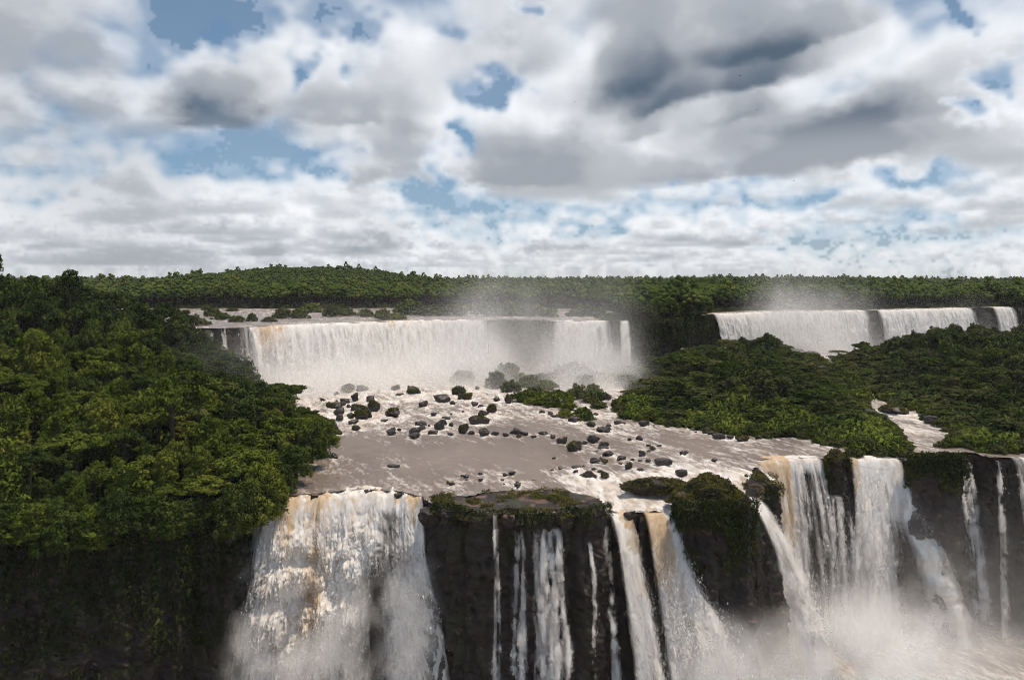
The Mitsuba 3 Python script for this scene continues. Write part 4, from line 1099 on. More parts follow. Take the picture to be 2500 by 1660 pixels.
# the outline of the bank against the far falls falls off to the right
ul = UC + F * L[:, 0] / L[:, 1]
cap = EYE - (np.interp(ul, [440, 466, 498, 593, 678, 762, 830], [600, 741, 830, 884, 930, 958, 1040]) - VH) / F * L[:, 1]
hl = np.where(L[:, 1] > 195, np.minimum(hl, np.maximum(cap - zl, 1.6)), hl)
L[:, 2] = np.where(hl < .9 * L[:, 2], np.maximum(hl * .8, 1.5), L[:, 2])
keep = visible([(x, y, z + h, a) for (x, y, a), z, h in zip(L, zl, hl)], 12)
print('left', len(L), keep.sum())
single = np.zeros(len(L), bool)
single[np.argsort(-L[:, 2] / L[:, 1] * keep)[:255]] = True
label('jungle_thicket', 'dense jungle filling the left bank between its larger trees', 'thicket', kind='stuff')
n_thick = 0
for (x, y, a), z, h, one in zip(L[keep], zl[keep], hl[keep], single[keep]):
    k = r.integers(len(STYLES))
    if y > 236 and STYLES[k] == 'spread':
        k = 0
    ridge_shade = ss(215, 245, y + .15 * (x + 100)) > r.uniform(0, 1)  # cloud shade on the back ridge is put into the leaf tone
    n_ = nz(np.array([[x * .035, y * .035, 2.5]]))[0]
    tone = 'leaf_deep' if ridge_shade else ('leaf_light' if n_ + r.normal(0, .16) > .50 else ('leaf_mid' if r.uniform() < .75 else 'leaf_deep'))
    if not one:
        n_thick += 1
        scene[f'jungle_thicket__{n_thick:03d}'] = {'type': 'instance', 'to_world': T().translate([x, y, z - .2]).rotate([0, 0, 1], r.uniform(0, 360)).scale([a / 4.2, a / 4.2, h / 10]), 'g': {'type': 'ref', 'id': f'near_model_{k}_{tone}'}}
        continue
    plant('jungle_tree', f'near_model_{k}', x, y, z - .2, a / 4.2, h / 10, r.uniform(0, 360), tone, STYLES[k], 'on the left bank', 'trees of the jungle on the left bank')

# creeper-hung trees clinging to the edge of the left cliff
edge_i = np.where((near_line[:, 0] > -98) & (near_line[:, 0] < -49))[0]
for j in range(26):
    i = edge_i[int((j + r.uniform(.1, .9)) / 26 * len(edge_i))]
    a = r.uniform(2.2, 3.8)
    o = near_out[i] * r.uniform(.2, 2.2)
    plant('jungle_tree', f'near_model_{[1, 4, 6, 0, 5][j % 5]}', near_line[i, 0] + o[0], near_line[i, 1] + o[1], near_line[i, 2] - r.uniform(1.0, 5.5), a / 4.2, a * r.uniform(1.5, 2.1) / 10, r.uniform(0, 360), ['leaf_light', 'leaf_mid', 'leaf_mid', 'leaf_deep'][r.integers(4)], [STYLES[k] for k in (1, 4, 6, 0, 5)][j % 5], 'on the left cliff edge', '')
for (u, v_, Y_, a, hh, tone) in [(640, 1262, 144.5, 3.9, 9.8, 'leaf_light'), (600, 1285, 142.5, 3.2, 8.0, 'leaf_mid'), (672, 1235, 147.2, 2.4, 6.0, 'leaf_light'), (570, 1300, 140.5, 3.2, 8.0, 'leaf_deep'), (722, 1160, 158, 3.4, 6.0, 'leaf_mid'), (760, 1118, 172, 3.6, 7.5, 'leaf_mid'), (790, 1090, 184, 3.6, 6.5, 'leaf_light'), (690, 1200, 152, 2.6, 5.0, 'leaf_deep')]:
    q = at(u, v_, Y_)
    plant('jungle_tree', 'near_model_1', q[0], q[1], q[2], a / 4.2, hh / 10, r.uniform(0, 360), tone, 'draped', 'over the left lip of the great waterfall', '')

# the tall tree that stands clear of the left skyline
p = at(172, 690, 246.0)
model_group('tall_model', 555, 17.0, 4.4, 'dome', 5200, .40, ('leaf_deep',))
scene['emergent_tree'] = {'type': 'instance', 'to_world': T().translate([p[0], p[1], p[2] - 11]).scale([.80, .80, .98]), 'g': {'type': 'ref', 'id': 'tall_model_leaf_deep'}}
label('emergent_tree', 'tall dark tree standing clear of the left skyline above the jungle', 'tree')

# a palm with drooping pale fronds among the jungle trees


def palm(x, y, z, tall):
    rr = np.random.default_rng(71)
    key = numbered('palm_tree')
    tv, tf = tube([[x, y, z - tall], [x + .15, y, z - tall * .5], [x, y, z]], [.16, .13, .11], 7)
    shape(key + '__trunk', tv, tf, 'bark', smooth=True)
    P, N = [], []
    for k in range(18):
        a, rise = k * 2.399, rr.uniform(.0, .75)
        t = np.linspace(.08, 1, 22)
        L = rr.uniform(2.2, 2.9)
        out = L * (t * .95 - .18 * t ** 3)
        up = L * (rise * t - (.75 + .3 * rise) * t ** 2.2)
        for s_ in (-1, 1):
            side = np.array([-math.sin(a), math.cos(a)]) * s_
            b = np.stack([x + math.cos(a) * out, y + math.sin(a) * out, z + up], 1)
            ln = .75 * np.sin(np.pi * np.clip(t * .9 + .08, 0, 1))
            tip = b + np.c_[np.outer(ln * .62, side), -.55 * ln]
            e = np.c_[np.full((22, 2), [math.cos(a) * .06, math.sin(a) * .06]), np.zeros(22)]
            P.append(np.stack([b - e, b + e, tip], 1).reshape(-1, 3))
            n = np.c_[np.tile([math.cos(a) * .3, math.sin(a) * .3], (22, 1)) + .25 * side, np.full(22, .85)]
            N.append(np.repeat(n / np.linalg.norm(n, axis=1, keepdims=True), 3, 0))
    V = np.vstack(P)
    shape(key + '__fronds', V, np.arange(len(V)).reshape(-1, 3), 'leaf_dull', n=np.vstack(N), uv=np.c_[rr.uniform(.5, 1, len(V)), V[:, 2]])
    label(key, 'pale drooping palm in the middle of the jungle on the left bank', 'palm')


q = at(483, 1000, 160)
palm(q[0], q[1], q[2], 9.0)

# island and right bank
isl = isle_a.buffer(-1.5).union(isle_b.buffer(-2.0))
spots_isle = pack(isl, 1.8, 5.0, .86, 900, r, ok=lambda xs, ys: in_view(xs, ys) & (np.minimum(distance(isle_a, xs, ys), distance(isle_b, xs, ys)) > 3.5))
L = np.array(spots_isle)
zi = land(L[:, 0], L[:, 1])
shore = np.minimum(distance(isle_a, L[:, 0], L[:, 1]), distance(isle_b, L[:, 0], L[:, 1]))
onb = inside(isle_b, L[:, 0], L[:, 1])
hi = L[:, 2] * r.uniform(1.1, 2.4, len(L)) * (.34 + .66 * ss(5, 36, shore)) * np.where(onb, 1.10, 1.0)
keep = visible([(x, y, z + h, a) for (x, y, a), z, h in zip(L, zi, hi)], 5)
near_first = np.argsort(-L[:, 2] / L[:, 1] * keep)[:270]
single = np.zeros(len(L), bool)
single[near_first] = True
label('island_thicket', 'dense low wood filling the island and right bank between its larger trees', 'thicket', kind='stuff')
n_thick = 0
for (x, y, a), z, h, one in zip(L[keep], zi[keep], hi[keep], single[keep]):
    k = r.integers(len(MSTYLES))
    tone = ['leaf_dull', 'leaf_mid', 'leaf_deep'][r.choice(3, p=[.45, .30, .25])]
    where = 'on the right bank' if x > 96 and inside(isle_b, np.array([x]), np.array([y]))[0] else 'on the river island'
    if not one:
        n_thick += 1
        scene[f'island_thicket__{n_thick:03d}'] = {'type': 'instance', 'to_world': T().translate([x, y, z - .3]).rotate([0, 0, 1], r.uniform(0, 360)).scale([a / 4.2, a / 4.2, h / 10]), 'g': {'type': 'ref', 'id': f'mid_model_{k}_{tone}'}}
        continue
    plant('island_tree', f'mid_model_{k}', x, y, z - .3, a / 4.2, h / 10, r.uniform(0, 360), tone, MSTYLES[k], where, 'trees of the island and right bank')

# trees at the brink of the far cliff, between the falls
brink = []
for x in np.r_[np.arange(52, 104, 3.4), np.arange(-4, 17, 3.6), np.arange(211, 217, 3), np.arange(301, 318, 4.0), np.arange(340, 420, 5.0)]:
    for d in (3.0, 9.5):
        brink.append((x + r.uniform(-1.2, 1.2), edge_y(x) + d + r.uniform(-1, 1.5)))
for x, y in brink:
    k = r.integers(len(MSTYLES))
    small = x < 18
    a = r.uniform(2.0, 3.4) * (.7 if small else 1)
    plant('brink_tree', f'mid_model_{k}', x, y, 24.6, a / 4.2, a * r.uniform(1.5, 2.4) * (.45 if small else 1) / 10, r.uniform(0, 360), ['leaf_deep', 'leaf_dull', 'leaf_mid'][r.integers(3)], MSTYLES[k], 'at the brink of the far cliff', 'trees at the brink of the far cliff')

# shrubs: shores, river rocks, shoals above the falls
BW = 'rounded'
bushes = []
for poly, where in ((isle_a, 'on the island shore'), (isle_b, 'on the right shore')):
    line, _ = resample(np.array(poly.exterior.coords), 2.3)
    for x, y in line:
        if y < 262 and in_view(np.array([x]), np.array([y]), 1.02, 2)[0] and not (x > 100 and y < 181.5):
            for _ in range(2):
                xx, yy = x + r.normal(0, 1.6), y + r.normal(1.2, 1.6)
                if land(np.array([xx]), np.array([yy]))[0] > -.4:
                    bushes.append((xx, yy, land(np.array([xx]), np.array([yy]))[0] - .2, r.uniform(.55, 1.25), r.uniform(.6, 1.2), where))
for u, v_ in [(1990, 878), (2012, 892), (2032, 903), (2052, 915), (2070, 930), (2082, 944), (2095, 958), (2040, 900), (2060, 925), (2090, 968), (2110, 975), (1975, 868)]:
    for _ in range(2):
        q = S(u + r.normal(0, 5), v_ + 3)
        bushes.append((q[0], q[1], .1, r.uniform(1.5, 2.3), r.uniform(1.4, 2.3), 'in the narrow side channel'))
SHOAL = [(60, 300, 180, 190), (200, 240, 210, 230), (300, 250, 200, 120), (430, 300, 220, 150), (560, 250, 200, 120), (690, 230, 150, 110), (640, 330, 200, 120), (480, 400, 180, 120), (330, 460, 160, 110), (540, 500, 200, 130), (700, 520, 180, 120),
         (640, 430, 160, 100), (760, 420, 170, 100), (860, 470, 190, 120), (900, 560, 160, 90), (860, 640, 160, 90), (1060, 680, 190, 160), (990, 420, 180, 160), (960, 230, 360, 230), (1080, 300, 200, 150), (1180, 380, 170, 130), (1230, 250, 160, 130), (1290, 440, 140, 100),
         (1400, 260, 240, 120), (1120, 460, 180, 110), (1230, 540, 150, 80), (240, 350, 190, 130), (420, 430, 150, 100), (1510, 220, 180, 130), (1340, 190, 150, 110), (1640, 190, 200, 140), (1780, 260, 200, 130), (1950, 210, 220, 160), (1860, 170, 160, 110)]
for x, y, w, h in SHOAL:
    u, v_ = 1200 + x / 4.722, 880 + (y + 15) / 4.722
    q = S(u, v_)
    a = w / 4.722 / 2 / F * q[1]
    bushes.append((q[0], q[1] + a * .5, .0, a / 2.0 * 1.35, h / 4.722 / F * q[1] / 2.6 * 1.25, 'on the rocky shoal'))
    rr_ = np.random.default_rng(int(x * 7 + y))
    v, f = rock_mesh(rr_, 2)
    v = v / np.abs(v).max(0) * [a * .9, a * .7, max(.35 * h / 4.722 / F * q[1], .4)] + [q[0], q[1] + .35 * a, .1]
    key = numbered('boulder')
    shape(key, v, f, 'wet_basalt', smooth=32)
    boulder_index.append((key, q[0], q[1], 0, a, h / 4.722 / F * q[1] * .4, 'shoal'))
for x, y, z, a, h in BUSH_SPOTS:
    bushes.append((x, y, z - .3 * h, a / 2.0 * .9, h * .9 / 2.6, 'on a misty boulder below the far falls'))
# shoals above the far falls (u, v, width, height)
UP = [(470, 790, 70, 40), (515, 770, 40, 26), (545, 782, 46, 26), (577, 786, 46, 24), (622, 784, 40, 26), (660, 784, 34, 16), (694, 778, 40, 26), (725, 775, 40, 34), (760, 768, 50, 26), (800, 768, 60, 26), (840, 770, 44, 20), (885, 775, 60, 26), (925, 778, 60, 30),
      (965, 776, 60, 30), (1000, 772, 60, 34), (1040, 774, 60, 26), (1090, 770, 60, 32), (1140, 772, 66, 34), (1185, 775, 60, 34), (1225, 772, 60, 36), (1265, 772, 60, 40), (1305, 775, 56, 30), (1345, 772, 40, 24), (1395, 768, 40, 24), (1430, 772, 44, 30), (1462, 776, 40, 30),
      (1500, 778, 40, 26), (505, 757, 30, 14), (580, 755, 26, 10), (700, 757, 30, 10), (840, 752, 30, 10), (1290, 760, 50, 22), (1240, 758, 60, 24), (1180, 757, 60, 22), (1120, 757, 60, 22), (1060, 758, 50, 20)]
for u, v_, w, h in UP:
    w, h = w * r.uniform(.7, 1.4), h * r.uniform(.8, 1.5)
    q = S(u + r.normal(0, 6), v_ + r.normal(0, 3), 22.9)
    bushes.append((q[0], max(q[1], edge_y(q[0]) + 3), 22.7, w / 2 / F * q[1] / 2.0, h / F * q[1] / 2.6, 'on the shoals above the far falls'))
for x, y, z, a, h, where in bushes:
    plant('shrub', f'bush_model_{r.integers(5)}', x, y, z, a, h, r.uniform(0, 360), ['leaf_mid', 'leaf_dull', 'leaf_light', 'leaf_dull'][r.integers(4)], 'bush', where, 'shrubs along the river', 'shrub')

# far forest on the plateau: clumps of trees
for k in range(5):
    rr_ = np.random.default_rng(800 + k)
    TV, CV = [], []
    at_ = [(rr_.uniform(-11, 11), rr_.uniform(-11, 11)) for _ in range(11)]
    V, Fc, Nn, UV, n0 = [], [], [], [], 0
    tr = []
    for j, (ax, ay) in enumerate(at_):
        hh = rr_.uniform(9, 13) * (1.5 if rr_.uniform() < .07 else 1)
        (tv, tf), (cv, cf, cn, cuv) = lump_tree(9000 + 50 * k + j, hh, rr_.uniform(3.6, 5.6))
        V.append(cv + [ax, ay, 0]); Fc.append(cf + n0); Nn.append(cn); UV.append(np.c_[np.clip(cuv[:, 0] + rr_.normal(0, .25), 0, 1), cuv[:, 1]])
        n0 += len(cv)
        tr.append((tv + [ax, ay, 0], tf))
    path = meshkit.write_ply((np.vstack(V), np.vstack(Fc)), False, np.vstack(UV), None, normals=np.vstack(Nn))
    tv, tf = join(tr)
    trunk = mikit.ply((tv, tf), 'bark')
    for b in ('leaf_deep', 'leaf_mid'):
        scene[f'far_model_{k}_{b}'] = {'type': 'shapegroup', 'crowns': {'type': 'ply', 'filename': path, 'face_normals': False, 'bsdf': {'type': 'ref', 'id': b}}, 'trunks': dict(trunk)}
cand = []
for y, step in [(yy, 13.0) for yy in np.arange(300, 700, 12)] + [(yy, 17.0) for yy in np.arange(700, 1500, 16)] + [(yy, 26.0) for yy in np.arange(1500, 3600, 40)]:
    w = .70 * y + 25
    for x in np.arange(-w, w, step):
        cand.append((x + r.uniform(-.4, .4) * step, y + r.uniform(-.4, .4) * 12))
C = np.array(cand)
ok = (C[:, 1] > edge_y(C[:, 0]) + np.where((C[:, 0] > 18) & (C[:, 0] < 104), 14, 16)) & ~inside(chan_a.union(chan_b).buffer(5), C[:, 0], C[:, 1])
C = C[ok]
zc = plateau(C[:, 0], C[:, 1])
keep = visible([(x, y, z + 11.5, 11.0) for (x, y), z in zip(C, zc)], -.4, .08, .22)
n_far = 0
label('distant_forest', 'dense dark forest covering the plateau and the low hill to the horizon', 'forest', kind='stuff')
for (x, y), z in zip(C[keep], zc[keep]):
    n_far += 1
    s = r.uniform(.85, 1.2) * (1.0 if y < 1500 else 1.5)
    light = y < 640 and r.uniform() < .6
    scene[f'distant_forest__{n_far:04d}'] = {'type': 'instance', 'to_world': T().translate([x, y, z - .6]).rotate([0, 0, 1], r.uniform(0, 360)).scale([s, s, r.uniform(.85, 1.15) * (1 if y < 1500 else 1.15)]),
                                             'g': {'type': 'ref', 'id': f'far_model_{r.integers(5)}_{"leaf_mid" if light else "leaf_deep"}'}}
print('trees', counts.get('jungle_tree'), counts.get('island_tree'), counts.get('brink_tree'), counts.get('shrub'), 'patches', n_far)

for key, x, y, z, a, h, kind in boulder_index:
    big_ = 'large' if a > 2.6 else 'small' if a < .9 else 'middling'
    look = {'mossy': 'moss-topped', 'bare': 'bare black', 'block': 'squared black', 'bushy': 'shrub-covered misty', 'shoal': 'half-hidden dark'}[kind]
    PLACES.append((key, f'{look} {big_} boulder', 'in the river' if kind != 'shoal' else 'on the rocky shoal', 'boulder', UC + F * x / y, VH + F * (EYE - z - .3 * h) / y, a))

# labels: what each looks like, then where it stands in its own stretch of bank or river
ROWS = {'on the left bank': ['at the foot of', 'low on', 'lower on', 'midway down', 'midway up', 'higher on', 'high on', 'atop'],
        None: ['at the near side of', 'nearer on', 'midway along', 'farther on', 'at the far side of']}
AREA = {'on the left bank': 'the left slope', 'on the left cliff edge': 'the left cliff edge', 'over the left lip of the great waterfall': 'the great fall bank', 'on the river island': 'the river island', 'on the right bank': 'the right bank',
        'at the brink of the far cliff': 'the far brink', 'on the island shore': 'the island shore', 'on the right shore': 'the right shore', 'on the rocky shoal': 'the rocky shoal', 'in the river': 'the river',
        'on a misty boulder below the far falls': 'the misty boulders', 'on the shoals above the far falls': 'the upper shoals', 'in the narrow side channel': 'the narrow side channel'}
COLS = ['far left', 'left', 'mid left', 'centre left', 'centre', 'centre right', 'mid right', 'right', 'far right']
import collections
zones = collections.defaultdict(list)
for q in PLACES:
    zones[(q[2], q[3])].append(q)
for (where, cat), qs in zones.items():
    us, vs = np.array([q[4] for q in qs]), np.array([q[5] for q in qs])
    rows_ = ROWS.get(where, ROWS[None]) if len(qs) > 34 else ['on' if 'channel' not in where else 'in']
    ru = np.argsort(np.argsort(us)) * len(COLS) // max(len(qs), 1)
    rv = (len(rows_) - 1) - np.argsort(np.argsort(vs)) * len(rows_) // max(len(qs), 1)
    cells = collections.defaultdict(list)
    for k, q in enumerate(qs):
        cells[(q[1], rv[k], ru[k])].append(q)
    for (look, a, b), members in cells.items():
        text = f'{look} {rows_[a]} {AREA[where]}, {COLS[b]}'
        members.sort(key=lambda q: q[4])
        ties = {1: [''], 2: ['left one', 'right one'], 3: ['left one', 'middle one', 'right one'], 4: ['leftmost', 'second', 'third', 'rightmost']}.get(len(members))
        for j, q in enumerate(members):
            if ties:
                label(q[0], text + (', ' + ties[j] if ties[j] else ''), cat)
            else:
                label(q[0], text, cat, f'{look}s, {COLS[b]} {AREA[where]}')

# ---------------------------------------------------------------- hanging plants, moss and grass of the near cliff
scene['fern_leaf'] = leaf_bsdf((.012, .020, .006), (.030, .042, .011), (.072, .076, .020))
rp = np.random.default_rng(321)


def hang(name, x0, x1, depth, count, size, text, dense=.45, y0=0, near_line=near_line, near_out=near_out):
    i = np.where((near_line[:, 0] >= x0) & (near_line[:, 0] <= x1) & (near_line[:, 1] > y0))[0]
    k = rp.choice(i, count)
    dz = rp.uniform(0, 1, count) ** 1.25 * depth
    p = np.c_[near_line[k][:, :2] + rp.normal(0, .2, (count, 2)), near_line[k][:, 2] - dz + .4]
    keep = fb(p * [.28, .28, .20], 3, 5) + .30 * ss(depth * .5, 0, dz) - .18 * ss(.4 * depth, depth, dz) > dense
    p, k, dz = p[keep], k[keep], dz[keep]
    o = np.c_[near_out[k], np.full(len(k), .55)]
    bulge = .5 + 2.4 * fb(p * [.45, .45, .3] + 7, 3, 6) + .07 * dz
    p[:, :2] += near_out[k] * (bulge * rp.uniform(.55, 1.05, len(k)))[:, None]
    o /= np.linalg.norm(o, axis=1, keepdims=True)
    V, Fc, Nn, c = cards(p, o, size * rp.uniform(.7, 1.4, len(p)), rp, narrow=.36, lean=.9, droop=.5)
    shape(name, V, Fc, 'fern_leaf', n=Nn, uv=np.repeat(np.stack([np.clip(.45 + .3 * rp.normal(0, 1, len(p)), 0, 1), p[:, 2]], -1), c, 0))
    label(name, text, kind='stuff')


hang('hanging_foliage', -130, -46.5, 34, 30000, .40, 'dark ferns and creepers hanging down the shaded cliff at the left', .40)
hang('cliff_moss_foliage', -13, 16.5, 5.5, 7000, .24, 'short grass and moss along the top of the black cliff', .58)
hang('bluff_foliage', 30, 42.5, 17, 11000, .28, 'moss and ferns draped down the face of the mossy bluff', .50)
hang('fin_foliage', 48, 53.6, 5, 1600, .24, 'moss on the dark rock fin', .52)
hang('nose_foliage', 70.4, 75, 7, 3000, .30, 'moss on the nose of rock between two falls', .46)
hang('overgrown_foliage', 89, 101.5, 9, 8000, .34, 'bushes hanging from the overgrown cliff at the right', .42)
hang('right_foliage', 125.5, 200, 14, 8000, .36, 'dark bushes hanging from the cliff at the right edge', .42)


hang('brink_foliage', 50.5, 103, 16, 12000, .6, 'dark bushes hanging from the far cliff between the falls', .42, near_line=far_line, near_out=far_out)
hang('brink_moss_foliage', -5, 17, 6, 2500, .5, 'moss on the dark far cliff behind the mist plume', .45, near_line=far_line, near_out=far_out)


def tufts(name, mesh, count, text, patch, height=.5, zmin=.45, size=.24):
    v, f = mesh
    p, n = surface_points(np.asarray(v), np.asarray(f), None, rp, zmin, count)
    keep = fb(np.c_[p[:, :2] * .42, 0 * p[:, 0]] + 3, 3, 9) > patch
    p = p[keep]
    h = fb(np.c_[p[:, :2] * 1.1, 0 * p[:, 0]] + 8, 2, 10)
    p = p + np.c_[np.zeros((len(p), 2)), rp.uniform(0, 1, len(p)) * height * np.maximum(h - .2, .05) * 1.8]
    V, Fc, Nn, c = cards(p, np.tile([0, -.25, .95], (len(p), 1)), size * rp.uniform(.7, 1.3, len(p)), rp, narrow=.32, lean=.8)
    shape(name, V, Fc, 'moss_leaf', n=Nn, uv=np.repeat(np.stack([np.clip(h + rp.normal(0, .15, len(p)), 0, 1), p[:, 2]], -1), c, 0))
    label(name, text, kind='stuff')


tufts('shelf_grass', shelf_mesh, 26000, 'green grass tufts on the flat rock shelf at the brink', .57, .75)
tufts('bluff_grass', bluff_mesh, 22000, 'yellow green grass and moss covering the bluff top', .40, .8, .2)
tufts('fin_grass', fin_mesh, 5000, 'moss and short grass on the rock fin', .50, .4, .3)

# ground plants under the trees
sel = np.array([(x, y) for x, y in zip(rp.uniform(-200, 180, 160000), rp.uniform(100, 300, 160000)) if abs(x) < .70 * y])
zg = land(sel[:, 0], sel[:, 1])
m = zg > .15
p = np.c_[sel[m], zg[m] + rp.uniform(0, 1.1, m.sum())]
V, Fc, Nn, c = cards(p, np.tile([0, 0, 1.0], (len(p), 1)), .75 * rp.uniform(.6, 1.4, len(p)), rp, narrow=.5, lean=.8)
shape('undergrowth', V, Fc, 'leaf_deep', n=Nn, uv=np.repeat(np.stack([np.clip(.35 + .25 * rp.normal(0, 1, len(p)), 0, 1), p[:, 2]], -1), c, 0))
label('undergrowth', 'dark low plants covering the ground between the trees', kind='stuff')

# bright grass on the low front of the island and the right bank
gp = rp.uniform(0, 1, (60000, 2)) * [110, 90] + [18, 184]
zz = land(gp[:, 0], gp[:, 1])
sd_ = np.minimum(distance(isle_a, gp[:, 0], gp[:, 1]), distance(isle_b, gp[:, 0], gp[:, 1]))
m = (zz > .05) & (fb(np.c_[gp * .06, 0 * zz] + 4, 3, 33) + .22 * ss(14, 2, sd_) > .58)
p = np.c_[gp[m], zz[m] + rp.uniform(.1, 1.5, m.sum())]
V, Fc, Nn, c = cards(p, np.tile([0, -.2, 1.0], (len(p), 1)), .62 * rp.uniform(.6, 1.4, len(p)), rp, narrow=.40, lean=.7)
shape('island_grass', V, Fc, 'leaf_light', n=Nn, uv=np.repeat(np.stack([np.clip(.55 + .2 * rp.normal(0, 1, len(p)), 0, 1), p[:, 2]], -1), c, 0))
label('island_grass', 'bright green grass on the low edges of the island and right bank', kind='stuff')

# ---------------------------------------------------------------- birds over the river
scene['feather'] = {'type': 'twosided', 'bsdf': {'type': 'diffuse', 'reflectance': {'type': 'rgb', 'value': [.02, .02, .022]}}}


def bird(u, v, Y, span, turn, lift, text):
    body = trimesh.creation.icosphere(2)
    b = np.array(body.vertices) * [.055, .21, .05]
    b[:, 0] *= 1 - .5 * np.clip(-b[:, 1] / .21, 0, 1)
    parts = [(b, np.array(body.faces))]
    for s in (-1, 1):
        w = np.array([[.02 * s, .10, .02], [.02 * s, -.06, .015], [.26 * s, .05, .02 + .5 * lift], [.24 * s, -.07, .02 + .45 * lift], [.5 * s, -.10, .02 + lift]])
        lo = w - [0, 0, .012]
        f = np.array([[0, 1, 2], [1, 3, 2], [2, 3, 4]])
        parts.append((np.vstack([w, lo]), np.vstack([f, f[:, ::-1] + 5, [[0, 2, 5], [2, 7, 5], [2, 4, 7], [4, 9, 7], [1, 6, 3], [3, 6, 8], [3, 8, 4], [4, 8, 9]]])))
    tail = np.array([[0, -.16, 0], [-.05, -.30, 0], [.05, -.30, 0], [0, -.18, .012]])
    parts.append((tail, np.array([[0, 1, 2], [0, 3, 1], [0, 2, 3], [1, 3, 2]])))
    vv, ff = join(parts)
    c, s_ = math.cos(turn), math.sin(turn)
    vv = (vv @ np.array([[c, -s_, 0], [s_, c, 0], [0, 0, 1]]).T) * span + at(u, v, Y)
    key = numbered('bird')
    shape(key, vv, ff, 'feather')
    label(key, text, 'bird')


bird(1938, 442, 150, .62, 1.2, .22, 'small black bird under the long dark cloud, lowest of the birds')
bird(1806, 185, 150, .85, .5, -.10, 'dark bird gliding before the grey cloud high on the right')
bird(1849, 268, 160, .70, .1, .12, 'dark bird with level wings below the gliding one')
bird(1403, 250, 170, .50, 2.0, .2, 'tiny bird in front of the white cloud near the middle')

# ---------------------------------------------------------------- air and spray
scene['haze'] = {'type': 'cube', 'to_world': T().translate([0, 4800, 20]).scale([9600, 5200, 64]), 'bsdf': {'type': 'null'}, 'interior': {'type': 'ref', 'id': 'air'}}
label('haze', 'thin bluish haze in the air over the forest and river', kind='stuff')


def mist(name, lo, hi, shape_, density, sigma, text):
    lo, hi = np.array(lo, float), np.array(hi, float)
    nx, ny, nz_ = shape_
    X, Y, Z = np.meshgrid(*(lo[k] + (hi[k] - lo[k]) * (np.arange(n) + .5) / n for k, n in enumerate((nx, ny, nz_))), indexing='ij')
    edge = 1
    for A, k in ((X, 0), (Y, 1), (Z, 2)):
        t = (A - lo[k]) / (hi[k] - lo[k])
        edge = edge * ss(0, .08, t if k < 2 else 1) * ss(0, .08 if k < 2 else .25, 1 - t)
    D = np.clip(density(X, Y, Z), 0, None) * edge
    arr = np.ascontiguousarray(np.transpose(D, (2, 1, 0))[..., None].astype(np.float32))
    box = T().translate(lo.tolist()).scale((hi - lo).tolist())
    scene[name + '_medium'] = {'type': 'heterogeneous', 'albedo': {'type': 'rgb', 'value': [.985, .985, .985]}, 'scale': sigma,
                               'sigma_t': {'type': 'gridvolume', 'grid': mi.VolumeGrid(arr), 'to_world': box, 'filter_type': 'trilinear'}}
    scene[name] = {'type': 'cube', 'to_world': T().translate(((lo + hi) / 2).tolist()).scale(((hi - lo) / 2).tolist()), 'bsdf': {'type': 'null'},
                   'interior': {'type': 'ref', 'id': name + '_medium'}, 'exterior': {'type': 'ref', 'id': 'air'}}
    label(name, text, kind='stuff')


def puff(X, Y, Z, s, seed, lean=0.0):
    q = np.stack([(X - lean * Z) * s, Y * s, Z * s * .8], -1)
    return cfb(q + 3 * (cfb(q * .7 + 9, 2, seed + 7)[..., None] - .5), 4, seed, .55)


def far_mist(X, Y, Z):
    d = edge_y(X) - 1.5 - Y                                     # metres in front of the lip
    n = puff(X, Y, Z, .075, 81, -.25)
    along = .75 + .45 * ss(-100, -55, X) + .35 * np.exp(-((X + 18) / 18) ** 2)
    along = along * ss(58, 34, X) * (1 - .93 * np.exp(-((X - 6.0) / 11) ** 2))
    low = along * ss(-2, 3, d) * ss(64, 10, d) * np.exp(-np.maximum(Z, 0) / (5.6 + 4.0 * np.exp(-((X + 2) / 24) ** 2)))
    n2 = puff(X, Y, Z, .05, 84, -.15)
    plume = np.exp(-((X + 14 - .10 * Z) / (11 + .10 * Z)) ** 2) * np.exp(-((d - 12) / 17) ** 2) * .09 * ss(50, 16, Z) + np.exp(-((X - 5 - .05 * Z) / 5) ** 2) * np.exp(-((d - 14) / 15) ** 2) * .07 * ss(48, 16, Z)
    drift = .045 * ss(-20, 10, X) * ss(58, 40, X) * np.exp(-Z / 22) * ss(90, 40, d)
    bed = along * ss(-1, 3, d) * ss(72, 18, d) * np.exp(-np.maximum(Z, 0) / 4.2) * 1.1
    return (low + bed) * (.28 + 2.8 * np.maximum(n - .36, 0)) + plume * (.3 + 4.0 * np.maximum(n2 - .42, 0)) + drift


mist('far_mist', (-112, 232, -.6), (60, 366, 62), (96, 76, 48), far_mist, .21, 'white mist rising from the foot of the long far falls')


def right_mist(X, Y, Z):
    d = edge_y(X) - 1.5 - Y
    n = puff(X, Y, Z, .05, 91, -.3)
    along = ss(112, 135, X) * (.22 + .95 * ss(215, 165, X)) * ss(330, 280, X)
    low = along * ss(-2, 3, d) * ss(55, 8, d) * np.exp(-np.maximum(Z, 0) / (9 + 4 * np.exp(-((X - 150) / 30) ** 2)))
    plume = np.exp(-((X - 158 - .5 * Z) / 32) ** 2) * np.exp(-((d - 8) / 20) ** 2) * .15 * ss(44, 18, Z)
    return low * (.3 + 2.4 * np.maximum(n - .36, 0)) + plume * np.maximum(n - .40, 0) * 5


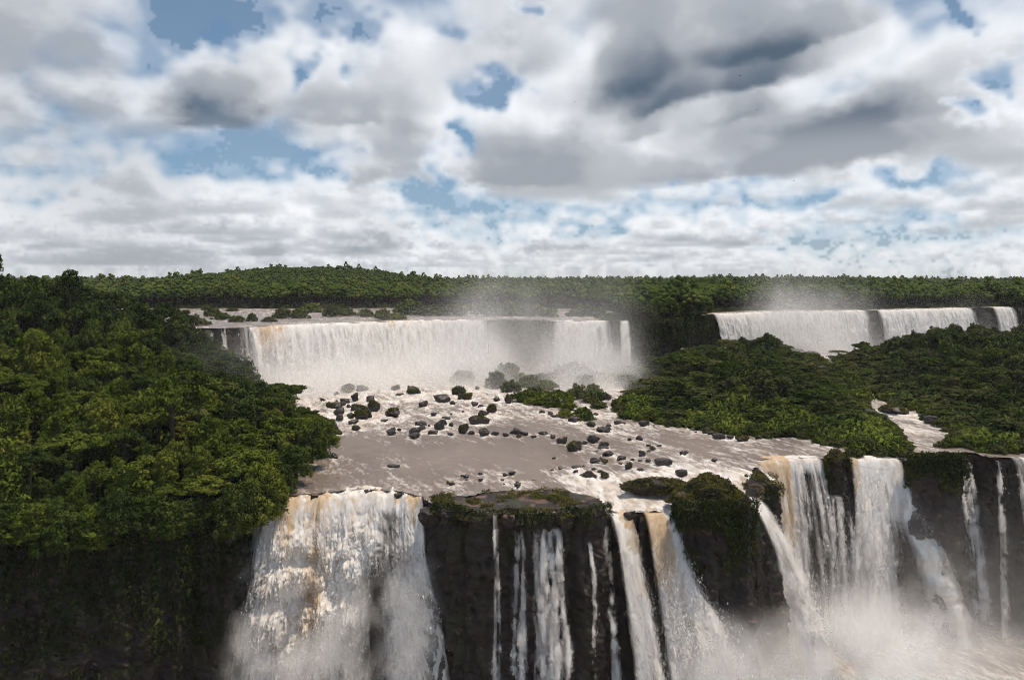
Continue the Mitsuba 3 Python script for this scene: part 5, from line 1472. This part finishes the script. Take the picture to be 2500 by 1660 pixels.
mist('right_mist', (100, 372, -.6), (345, 540, 56), (96, 64, 32), right_mist, .10, 'white mist drifting up from the wide falls beyond the island')


def canyon_mist(X, Y, Z):
    h = Z - POOL
    n = puff(X, Y, Z, .12, 101, .2)
    m = puff(X, Y, Z, .33, 105, .1)
    core = 1.1 * np.exp(-((X - 63 - .1 * h) / 13) ** 2 - ((Y - 145) / 12) ** 2) * ss(24, 3, h) + .8 * np.exp(-((X - 37) / 7) ** 2 - ((Y - 138) / 8) ** 2) * ss(26, 4, h) + .22 * np.exp(-((X - 84) / 22) ** 2 - ((Y - 168) / 12) ** 2) * np.exp(-h / 6)
    veil = .010 * ss(40, 70, X) * np.exp(-h / 16) * ss(186, 172, Y)
    return core * np.clip(5.5 * (n - .46) + 2.6 * (m - .48), 0, 2.2) + veil * (.4 + 1.6 * n)


mist('canyon_mist', (18, 116, POOL - .6), (150, 180.5, 1.0), (110, 54, 36), canyon_mist, .70, 'dense white spray boiling up at the foot of the leaping stream')


def great_mist(X, Y, Z):
    depth = np.maximum(-Z, .01)
    lipy = np.interp(X, [-47, -43.6, -36, -29.3, -22, -16.6], [148.6, 149.6, 151.6, 154.6, 153.1, 149.4])
    front = lipy - 4.2 * np.sqrt(depth / 4.9) - Y                # metres in front of the falling sheet
    n = puff(X, Y, Z, .17, 111, .0)
    m = puff(X, Y, Z, .42, 115, .0)
    w = 1.0 + .13 * depth
    body = np.exp(-np.maximum(front - .3, 0) / w) * ss(-2.5, -.5, front) * ss(3, 14, depth) * ss(-48.5 - .07 * depth, -44.5 - .04 * depth, X) * ss(-13.5 + .10 * depth, -18 + .06 * depth, X)
    body = body * (1 - .8 * np.exp(-((X + 24.5 + .0 * depth) / 2.4) ** 2) * ss(8, 16, depth) * ss(44, 34, depth))
    return body * np.clip(6.0 * (n - .45) + 3.0 * (m - .48), 0, 2.5) * (.4 + .6 * ss(6, 30, depth))


mist('great_mist', (-60, 122, POOL - .6), (-6, 157, 1.0), (108, 70, 82), great_mist, .30, 'billowing white spray around the great waterfall at the left')
